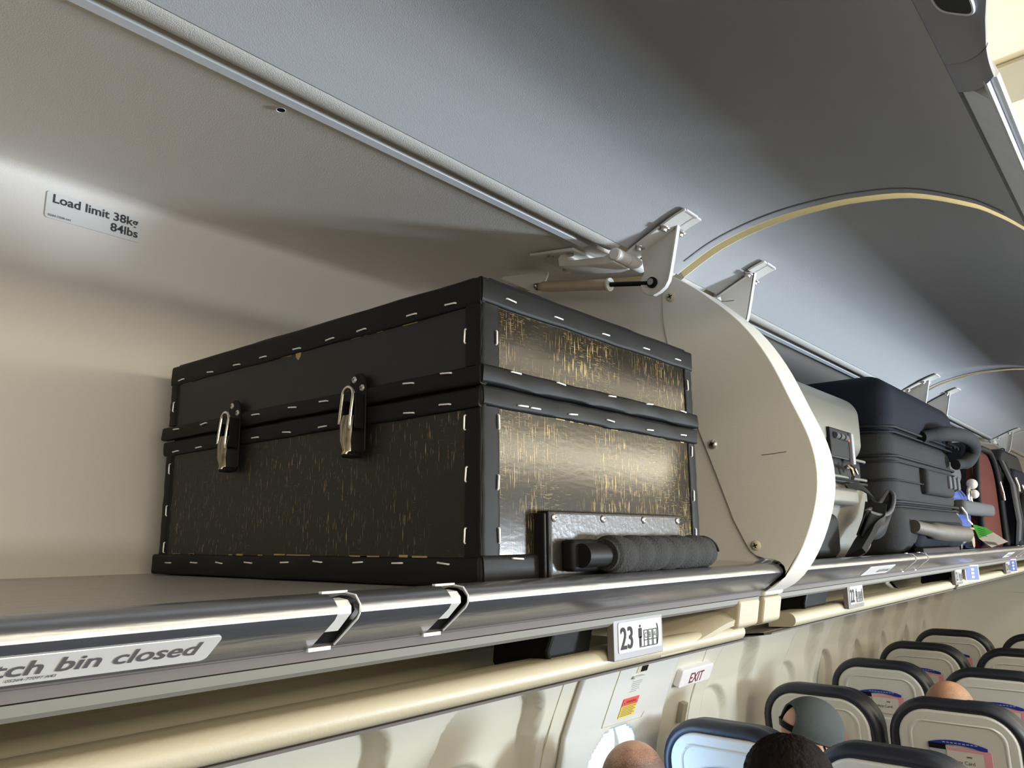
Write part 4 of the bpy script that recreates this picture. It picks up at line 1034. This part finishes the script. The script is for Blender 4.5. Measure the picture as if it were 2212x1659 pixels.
    for s in (-1, 1): tr.tube([(hx+.02, hy+s*.09, hz-.70), (hx+.30, hy+s*.11, hz-.70), (hx+.51, hy+s*.11, hz-.71), (hx+.535, hy+s*.11, hz-.90), (hx+.525, hy+s*.11, hz-1.07)], [.098, .090, .074, .063, .056], 14)
    c = link('trousers', tr, mat('trouser_cloth', (.03, .04, .07), .9), p, smooth=0, fix=False)
    rm = c.modifiers.new('fuse', 'REMESH'); rm.mode = 'VOXEL'; rm.voxel_size = .012; rm.use_smooth_shade = True
    return p, b, R, Hp
def skull_shell(hx, hy, hz, R, S, grow, test, nu=56, nv=40, jit=0., seed=1):
    r = random.Random(seed); m = MB(); vs = []; keep = []
    for j in range(nv+1):
        t = math.pi*j/nv
        for i in range(nu):
            a = 2*math.pi*i/nu; d = Vector((math.sin(t)*math.cos(a), math.sin(t)*math.sin(a), math.cos(t)))
            g = grow(d)+(r.random()*jit if 0 < j < nv else 0)
            q = R @ Vector((d.x*(.096*S+g), d.y*(.076*S+g), d.z*(.092*S+g))); vs.append((hx+q.x, hy+q.y, hz+q.z)); keep.append(test(d))
    fs = []
    for j in range(nv):
        for i in range(nu):
            q = (j*nu+i, (j+1)*nu+i, (j+1)*nu+(i+1) % nu, j*nu+(i+1) % nu)
            if all(keep[k] for k in q): fs.append(q)
    return m.add(vs, fs)
# bald man by the window
s1 = scalp_mat('cropped_brown_scalp', (.66, .36, .23), (.13, .075, .055), .95, .655, .722)
p1_, b1_, R1, H1 = person('person with a balding cropped brown head, lowest beside the bright exit window', (1.835, 1.149, -.603), skin=s1, shirt=(.10, .10, .12), scale=1.02)
s2m = scalp_mat('sparse_grey_scalp', (.66, .33, .20), (.20, .13, .075), .8, .665, .735)
p2_, b2_, R2, H2 = person('person with a bald crown showing above the middle seat on the right', (3.21, .700, -.600), skin=s2m, shirt=(.12, .10, .09), scale=1.08)
# dark-haired man, nearest
p3_, b3_, R3, H3 = person('person with thick dark brown hair, nearest, at the bottom of the photo', (1.760, .712, -.530), shirt=(.03, .03, .035), scale=.86, yaw=.1)
M['hair'] = mat('dark_hair', (.009, .005, .004), .8, spec=.15, bump=1., bscale=160, noise=.5, nscale=60)
hc = (1.760, .712, -.530)
def hg(d): return .010+.015*max(0, d.z)**.5+.008*abs(d.y)+.012*max(0, .75-abs(d.z-.6))*0
hm = skull_shell(*hc, R3, .88, hg, lambda d: d.z > -.62 and not (d.x > .35 and d.z < .35), 90, 60, .004, 5)
hair = link('hair', hm, M['hair'], b3_, smooth=80, fix=False); solid(hair, .003)
rs = random.Random(11); tuft = MB()
for k in range(1500):
    z = rs.uniform(.05, 1); a = rs.uniform(0, 2*math.pi); rxy = math.sqrt(1-z*z); d = Vector((rxy*math.cos(a), rxy*math.sin(a), z))
    if d.x > .35 and d.z < .35: continue
    g = hg(d)+.001; q = R3 @ Vector((d.x*(.0845+g), d.y*(.067+g), d.z*(.081+g))); q = Vector(hc)+q
    t = (d+Vector((rs.uniform(-.8, .8), rs.uniform(-.8, .8), rs.uniform(-.1, .5)))).normalized(); L = rs.uniform(.003, .008)
    sd = t.cross(Vector((rs.random(), rs.random(), rs.random()))).normalized()*.0011
    tuft.add([q-sd, q+sd, q+t*L], [(0, 1, 2)])
link('hair_strands', tuft, M['hair'], hair, smooth=0, fix=False)['kind'] = 'stuff'
# person in the backwards grey cap, head bowed to the right
cc = (2.560, .957, -.592)
p4_, b4_, R4, H4 = person('person in a backwards grey baseball cap with pearl earring, head bowed', cc, shirt=(.05, .035, .03), scale=.95, yaw=-.80, nod=.32, tilt=.10)
M['cap'] = mat('grey_felt_cap', (.060, .070, .068), .9, bump=.5, bscale=300, noise=.15, nscale=25)
def ctest(d):
    if d.z < -.02: return False
    # half-moon opening at the back (the cap is worn backwards)
    return not (d.x < -.1 and (d.y/.46)**2+((d.z-.20)/.44)**2 < 1 and d.z > .20)
def cg(d): return .007+.010*max(0, d.z)
cap = link('cap', skull_shell(*cc, R4, .95, cg, lambda d: d.z > -.12 and not (d.x < -.2 and (d.y/.60)**2+((max(d.z, .16)-.16)/.48)**2 < 1), 200, 120), M['cap'], b4_, smooth=60, fix=False); solid(cap, .002)
band_pts = []
for k in range(15):
    a = math.pi-.66+1.32*k/14; band_pts.append(H4((.0985*math.cos(a), .0800*math.sin(a), -.008)))
c = MB(); v = []
for q in band_pts: v += [q, (q[0], q[1], q[2]+.020)]
c.add(v, [(2*i, 2*i+2, 2*i+3, 2*i+1) for i in range(14)]); cb = link('cap_strap', c, M['vinyl'], cap, smooth=0, fix=False); solid(cb, .002)
edge_ = []
def capsurf(dy, dz):
    dx = -math.sqrt(max(.01, 1-dy*dy-dz*dz)); g = .007+.010*max(0, dz)
    q = R4 @ Vector((dx*(.096*.95+g), dy*(.076*.95+g), dz*(.092*.95+g))); return (cc[0]+q.x, cc[1]+q.y, cc[2]+q.z)
for k in range(4): edge_.append(capsurf(.60, -.10+.065*k))
for k in range(25): a = math.pi*k/24; edge_.append(capsurf(.60*math.cos(a), .16+.48*math.sin(a)))
for k in range(4): edge_.append(capsurf(-.60, .095-.065*k))
link('cap_edge', MB().tube(edge_, .0030, 8), M['cap'], cap, smooth=60)
# peak of the cap points forward over the brow, away from the viewer
# pearl earring and mask strap on the near side of the face
link('earring', MB().ball(H4((-.004, -.083, -.066)), .0055, 14, 10), M['card'], b4_)
link('mask_strap', MB().tube([H4((.010, -.083, -.012)), H4((.045, -.076, -.050)), H4((.085, -.050, -.085))], .0022, 6), M['black'], b4_)

# ================================================================== LUGGAGE IN THE SECOND BIN
def softbox(x0, x1, y0, y1, z0, z1, r, bulge=0., seg=5):
    m = MB().rbox(((x0+x1)/2, (y0+y1)/2, (z0+z1)/2), ((x1-x0)/2, (y1-y0)/2, (z1-z0)/2), r, seg)
    if bulge:
        out = []
        for x, y, z in m.v:
            u = (x-(x0+x1)/2)/((x1-x0)/2); w_ = (z-(z0+z1)/2)/((z1-z0)/2)
            k = max(0, 1-u*u)*max(0, 1-w_*w_); out.append((x, y-bulge*k*(1 if y < (y0+y1)/2 else -.3), z))
        m.v = out
    return m
def seamring(x0, x1, y0, y1, z, r, rad, closed=False, n=8):
    """zip or piping line round the front and sides of a bag at height z"""
    P = [(x0, y1, z), (x0, y0+r, z)]
    for k in range(1, n): a = math.pi+math.pi/2*k/n; P.append((x0+r+r*math.cos(a), y0+r+r*math.sin(a), z))
    for k in range(n+1): a = -math.pi/2+math.pi/2*k/n; P.append((x1-r+r*math.cos(a), y0+r+r*math.sin(a), z))
    P.append((x1, y1, z)); return MB().tube(P, rad, 8)
M['hard'] = mat('champagne_shell', (.17, .167, .145), .33, bump=.3, bscale=900, metal=.25)
M['zip'] = mat('zip_black', (.010, .010, .011), .65, spec=.2)
M['grey_fabric'] = mat('charcoal_nylon', (.026, .027, .029), .85, spec=.2, bump=.5, bscale=500, noise=.15, nscale=12)
M['navy_fabric'] = mat('black_navy_nylon', (.008, .010, .017), .8, spec=.15, bump=.4, bscale=500)
M['strapgrey'] = mat('grey_webbing', (.07, .07, .075), .8, bump=.5, bscale=600)
hs = thing('hard_suitcase', 'champagne-grey hard-shell suitcase with combination lock, right beyond the divider', 'suitcase', (1.45, .74, -.041))
SX0, SX1, SY0, SY1 = 1.235, 1.735, .482, 1.02
link('upper_shell', softbox(SX0, SX1, SY0, SY1, .148, .290, .045), M['hard'], hs, smooth=60)
link('lower_shell', softbox(SX0, SX1, SY0, SY1, -.0405, .118, .035), M['hard'], hs, smooth=60)
link('zip_band', softbox(SX0+.008, SX1-.008, SY0+.008, SY1-.008, .095, .175, .03), M['zip'], hs, smooth=60)
for z in (.152, .114, .105): link('rim', seamring(SX0-.002, SX1+.002, SY0-.002, SY1, z, .044, .0032), M['hard'] if z != .105 else M['zip'], hs, smooth=60)
lk = link('combination_lock', MB().box(1.49, 1.625, SY0-.006, SY0+.004, .150, .205), M['zip'], hs, smooth=0, bevel=.003)
for k in range(3): link('number_dial', MB().cyl((1.508+.026*k, SY0-.008, .190), (1.526+.026*k, SY0-.008, .190), .0060, n=16), M['strapgrey'], lk)
link('lock_slider', MB().box(1.598, 1.612, SY0-.012, SY0-.004, .140, .202), M['handlegrey'], lk, smooth=0, bevel=.002)
link('lock_eye', MB().cyl((1.590, SY0-.009, .187), (1.590, SY0-.006, .187), .0035, n=12), M['red'], lk)
link('zip_pulls', MB().tube([(1.575, SY0-.004, .138), (1.578, SY0-.012, .130), (1.584, SY0-.013, .118), (1.592, SY0-.008, .112)], .0035, 8).tube([(1.60, SY0-.004, .138), (1.598, SY0-.012, .131), (1.610, SY0-.012, .122)], .003, 8).cyl((1.555, SY0-.008, .132), (1.625, SY0-.008, .130), .0032, n=8), M['nickel'], hs)
link('side_handle', softbox(1.30, 1.565, SY0-.026, SY0+.01, .058, .090, .010), M['hard'], hs, smooth=60)
link('lower_pocket', softbox(1.26, 1.50, SY0-.008, SY0+.02, -.036, .045, .018), M['zip'], hs, smooth=60)
# loose black strap with folded collar
st = thing('luggage_strap', 'loose black wrist strap with a folded cuff, hanging in front of the hard suitcase', 'strap', (1.55, .45, -.041))
def flat_strip(pts, wv, hw, th, name, m_, parent):
    P = smoothpoly(pts, 6); vs = []; n = len(P); wv = [Vector(q) for q in wv] if isinstance(wv[0], tuple) else [Vector(wv)]*n
    for i, p in enumerate(P):
        p = Vector(p); t = (Vector(P[min(i+1, n-1)])-Vector(P[max(i-1, 0)])).normalized()
        w_ = wv[0].lerp(wv[-1], i/(n-1)); w_ = (w_-t*w_.dot(t)).normalized(); k = t.cross(w_)
        for a, b in ((-1, -1), (1, -1), (1, 1), (-1, 1)): vs.append(p+w_*hw*a+k*th*b/2)
    fs = [(i*4+j, i*4+(j+1) % 4, i*4+4+(j+1) % 4, i*4+4+j) for i in range(n-1) for j in range(4)]+[(0, 1, 2, 3), tuple(range(4*n-4, 4*n))]
    return link(name, MB().add(vs, fs), m_, parent, smooth=50)
flat_strip([(1.545, .470, .090), (1.585, .462, .096), (1.625, .452, .080), (1.645, .448, .058)], (0, .6, 1), .008, .003, 'strap_loop', M['zip'], st)
flat_strip([(1.625, .445, .062), (1.580, .440, .030), (1.520, .440, .000), (1.460, .442, -.030)], (.8, -.2, .5), .019, .010, 'strap_body', M['zip'], st)
cuff = smoothpoly([(1.560, .440, .046), (1.600, .428, .040), (1.650, .424, .052), (1.700, .430, .080), (1.712, .442, .092), (1.690, .448, .076), (1.650, .448, .062), (1.60, .450, .052), (1.560, .444, .048)], 4)
link('strap_cuff', MB().tube(cuff, .0042, 8), M['strapgrey'], st, smooth=60)
m = MB(); n = len(cuff)
m.add([p for p in cuff]+[(p[0]-.055, p[1]+.004, p[2]-.045) for p in cuff], [(i, i+1, n+i+1, n+i) for i in range(n-1)])
o = link('cuff_sleeve', m, M['zip'], st, smooth=60); solid(o, .003)
# big soft suitcase lying on its side
ss = thing('soft_suitcase', 'bulky charcoal fabric suitcase with padded carry handle, tallest in the second bin', 'suitcase', (2.1, .75, -.041))
BX0, BX1, BY0, BY1 = 1.775, 2.420, .452, 1.03
link('lower_shell', softbox(BX0, BX1, BY0-.012, BY1, -.0405, .082, .055, .012), M['grey_fabric'], ss, smooth=60)
link('main_body', softbox(BX0+.008, BX1-.008, BY0, BY1, .045, .245, .050, .010), M['grey_fabric'], ss, smooth=60)
link('top_lid', softbox(BX0-.006, BX1+.012, BY0-.010, BY1, .215, .352, .050, .006), M['navy_fabric'], ss, smooth=60)
for z, r_ in ((.236, .0034), (.224, .0022), (.172, .0032), (.160, .0020), (.120, .0020), (.074, .0034), (.064, .0022)):
    link('zip_line', seamring(BX0, BX1+.004, BY0-.008, BY1, z, .060, r_), M['zip'], ss, smooth=60)
for p in ((2.29, .436, .242), (2.32, .434, .240), (2.36, .436, .238)): link('zip_pull', MB().tube([p, (p[0]+.012, p[1]-.012, p[2]-.008), (p[0]+.03, p[1]-.010, p[2]-.012)], .004, 6), M['zip'], ss)
hp_ = smoothpoly([(2.06, .445, .236), (2.12, .415, .246), (2.24, .392, .252), (2.34, .388, .245), (2.385, .395, .224), (2.372, .410, .196), (2.33, .430, .186)], 5)
link('carry_handle', MB().tube(hp_, [.018 if 3 < i < len(hp_)-4 else .014 for i in range(len(hp_))], 14, sq=1.0), M['grey_fabric'], ss, smooth=60)
fl_ = link('front_flap', softbox(2.02, 2.30, BY0-.020, BY0+.02, .098, .158, .012), M['grey_fabric'], ss, smooth=60)
for k in range(3): link('flap_buckle', MB().box(2.22+.05*k, 2.245+.05*k, BY0-.026, BY0-.01, .118, .150), M['strapgrey'], ss, smooth=0, bevel=.004)
rc = link('handle_recess', softbox(1.88, 2.37, BY0-.024, BY0+.03, -.034, .050, .040), M['navy_fabric'], ss, smooth=60)
link('padded_grip', MB().tube(smoothpoly([(1.84, .432, .022), (1.92, .418, .014), (2.05, .408, .008), (2.16, .406, .007), (2.24, .410, .006)], 5), [.014]*6+[.019]*15, 16), mat('worn_taupe_padding', (.075, .065, .052), .6, noise=.3, nscale=30), rc, smooth=60)
link('base_rail', MB().box(1.86, 2.22, BY0-.030, BY0-.01, -.0405, -.024), M['zip'], ss, smooth=0, bevel=.003)
# luggage tag
lt_ = thing('luggage_tag', 'green and white paper luggage tag dangling over the bin edge', 'tag', (2.55, .41, -.04))
X_ = 2.50; q = [(.4375, .0330), (.4060, .0230), (.3900, .0100), (.4260, -.0060), (.3580, -.0150), (.3980, -.0300)]
def tg(name, ids, mt, par, dx=0.): return link(name, MB().add([(X_-dx+.0, q[i][0], q[i][1]) for i in ids]+[(X_-dx+.0012, q[i][0], q[i][1]) for i in ids], [tuple(range(len(ids))), tuple(range(len(ids), 2*len(ids)))[::-1]]+[(i, (i+1) % len(ids), (i+1) % len(ids)+len(ids), i+len(ids)) for i in range(len(ids))]), mt, par, smooth=0)
M['green'] = mat('bright_green_paper', (.12, .62, .10), .5); M['paper'] = mat('white_paper', (.80, .76, .74), .5)
gt = tg('green_band', [0, 1, 2, 3], M['green'], lt_)
wt = tg('white_panel', [3, 2, 4, 5], M['paper'], lt_)
m = MB(); a = Vector((X_-.0008, .4180, -.0125)); e1 = Vector((0, -.0320, -.0045)); e2 = Vector((0, -.0120, -.0110))
t_ = 0
for k in range(11):
    w_ = .03+.035*((k*7) % 3)/2; p0 = a+Vector((0, -.002, 0))+e1*(k*.085)*.95; d1 = e1*w_
    m.add([p0, p0+d1, p0+d1+e2*.8, p0+e2*.8], [(0, 1, 2, 3)])
link('barcode', m, M['inkgrey'], wt, smooth=0)
m = MB()
for k in range(4):
    p0 = Vector((X_-.0008, .4270-.001*k, .0230-.0055*k)); d1 = Vector((0, -.0180, -.0060)); m.add([p0, p0+d1, p0+d1+Vector((0, -.001, -.0018)), p0+Vector((0, -.001, -.0018))], [(0, 1, 2, 3)])
link('tag_print', m, mat('dark_green_ink', (.03, .20, .03), .6), gt, smooth=0)
link('string', MB().tube([(2.43, .446, .078), (2.45, .440, .062), (2.47, .442, .045), (2.50, .438, .033)], .0025, 6), M['paper'], lt_)
# blue bag, grey pull handle, maroon backpack, black backpack
M['denim'] = mat('blue_canvas', (.045, .075, .25), .85, bump=.4, bscale=300, noise=.2, nscale=20)
M['maroon'] = mat('maroon_canvas', (.075, .016, .011), .8, spec=.2, bump=.3, bscale=300, noise=.2, nscale=14)
bb = thing('duffel_bag', 'blue canvas bag with a grey collar, squeezed between the charcoal suitcase and maroon backpack', 'bag', (2.72, .75, -.041))
link('bag_body', softbox(2.47, 2.86, .500, .98, -.0405, .165, .06, .015), M['denim'], bb, smooth=60)
link('bag_collar', softbox(2.50, 2.84, .505, .94, .150, .235, .040), M['strapgrey'], bb, smooth=60)
kr = link('carabiner', MB().tube([(2.74+.020*math.cos(a/16*2*math.pi), .478, .115+.030*math.sin(a/16*2*math.pi)) for a in range(16)], .004, 8, closed=True), M['chrome'], bb)
link('charm', MB().ball((2.755, .470, .158), .016, 12, 8).ball((2.77, .470, .128), .014, 12, 8), M['card'], bb)
gh = thing('cabin_trolley', 'small suitcase under the blue bag, its pale grey pull handle poking out', 'suitcase', (2.6, .45, -.041))
link('trolley_shell', softbox(2.435, 2.470, .460, .95, -.0405, .075, .012), M['hard'], gh, smooth=60)
link('pull_handle', softbox(2.45, 2.90, .438, .475, .060, .100, .014), M['strapgrey'], gh, smooth=60)
wb = link('wheel', MB().cyl((2.56, .470, -.012), (2.56, .450, -.012), .0200, n=20).cyl((2.50, .462, .022), (2.66, .462, .022), .005, n=10).cyl((2.49, .465, -.008), (2.60, .465, -.008), .012, n=12), M['chrome'], gh)
mb_ = thing('backpack', 'maroon backpack with black edges standing behind the green and white tag', 'backpack', (3.05, .72, -.041), 'backpacks at the far end of the second bin')
def arch_bag(x0, x1, y0, y1, z1, r, name, mt, par, off=0.):
    pts = [(x0, -.0405)]
    for k in range(13): a = math.pi-math.pi/2*k/12; pts.append((x0+r+r*math.cos(a), z1-r+r*math.sin(a)))
    for k in range(13): a = math.pi/2-math.pi/2*k/12; pts.append((x1-r+r*math.cos(a), z1-r+r*math.sin(a)))
    pts.append((x1, -.0405)); return link(name, MB().prism(pts, y0, y1, 'Y'), mt, par, smooth=50, bevel=.014, bseg=3)
arch_bag(2.87, 3.34, .505, .95, .315, .14, 'pack_body', M['navy_fabric'], mb_)
arch_bag(2.875, 3.26, .480, .52, .285, .13, 'maroon_front', M['maroon'], mb_)
ar_ = [(2.868, .476, -.03), (2.868, .476, .15)]+[(2.872+.13-.13*math.cos(a/10*math.pi/2), .474, .165+.125*math.sin(a/10*math.pi/2)) for a in range(11)]+[(3.13+.14*math.sin(a/10*math.pi/2), .474, .15+.14*math.cos(a/10*math.pi/2)) for a in range(11)]+[(3.27, .474, -.03)]
link('black_piping', MB().tube(ar_, .010, 8), M['zip'], mb_, smooth=60)
link('zip_puller', MB().tube([(3.24, .466, .19), (3.255, .462, .15), (3.26, .462, .125)], .0045, 6), M['chrome'], mb_)
bp = thing('backpack', 'glossy black backpack with several zipped pockets at the right edge of the photo', 'backpack', (3.6, .72, -.041), 'backpacks at the far end of the second bin')
arch_bag(3.30, 3.92, .470, .95, .325, .15, 'pack_body', M['zip'], bp)
arch_bag(3.34, 3.80, .440, .50, .250, .12, 'front_pocket', M['navy_fabric'], bp)
arch_bag(3.42, 3.86, .420, .46, .160, .09, 'small_pocket', M['zip'], bp)
for x in (3.31, 3.36, 3.41): link('compression_strap', MB().tube([(x, .468, .27), (x-.02, .440, .18), (x-.02, .435, .05), (x, .45, -.03)], .007, 8, sq=2.2), M['strapgrey'] if x == 3.36 else M['zip'], bp, smooth=60)
for x, z in ((3.38, .21), (3.52, .19)): link('zip_puller', MB().tube([(x, .436, z), (x+.01, .430, z-.03), (x+.012, .430, z-.05)], .0045, 6), M['chrome'], bp)
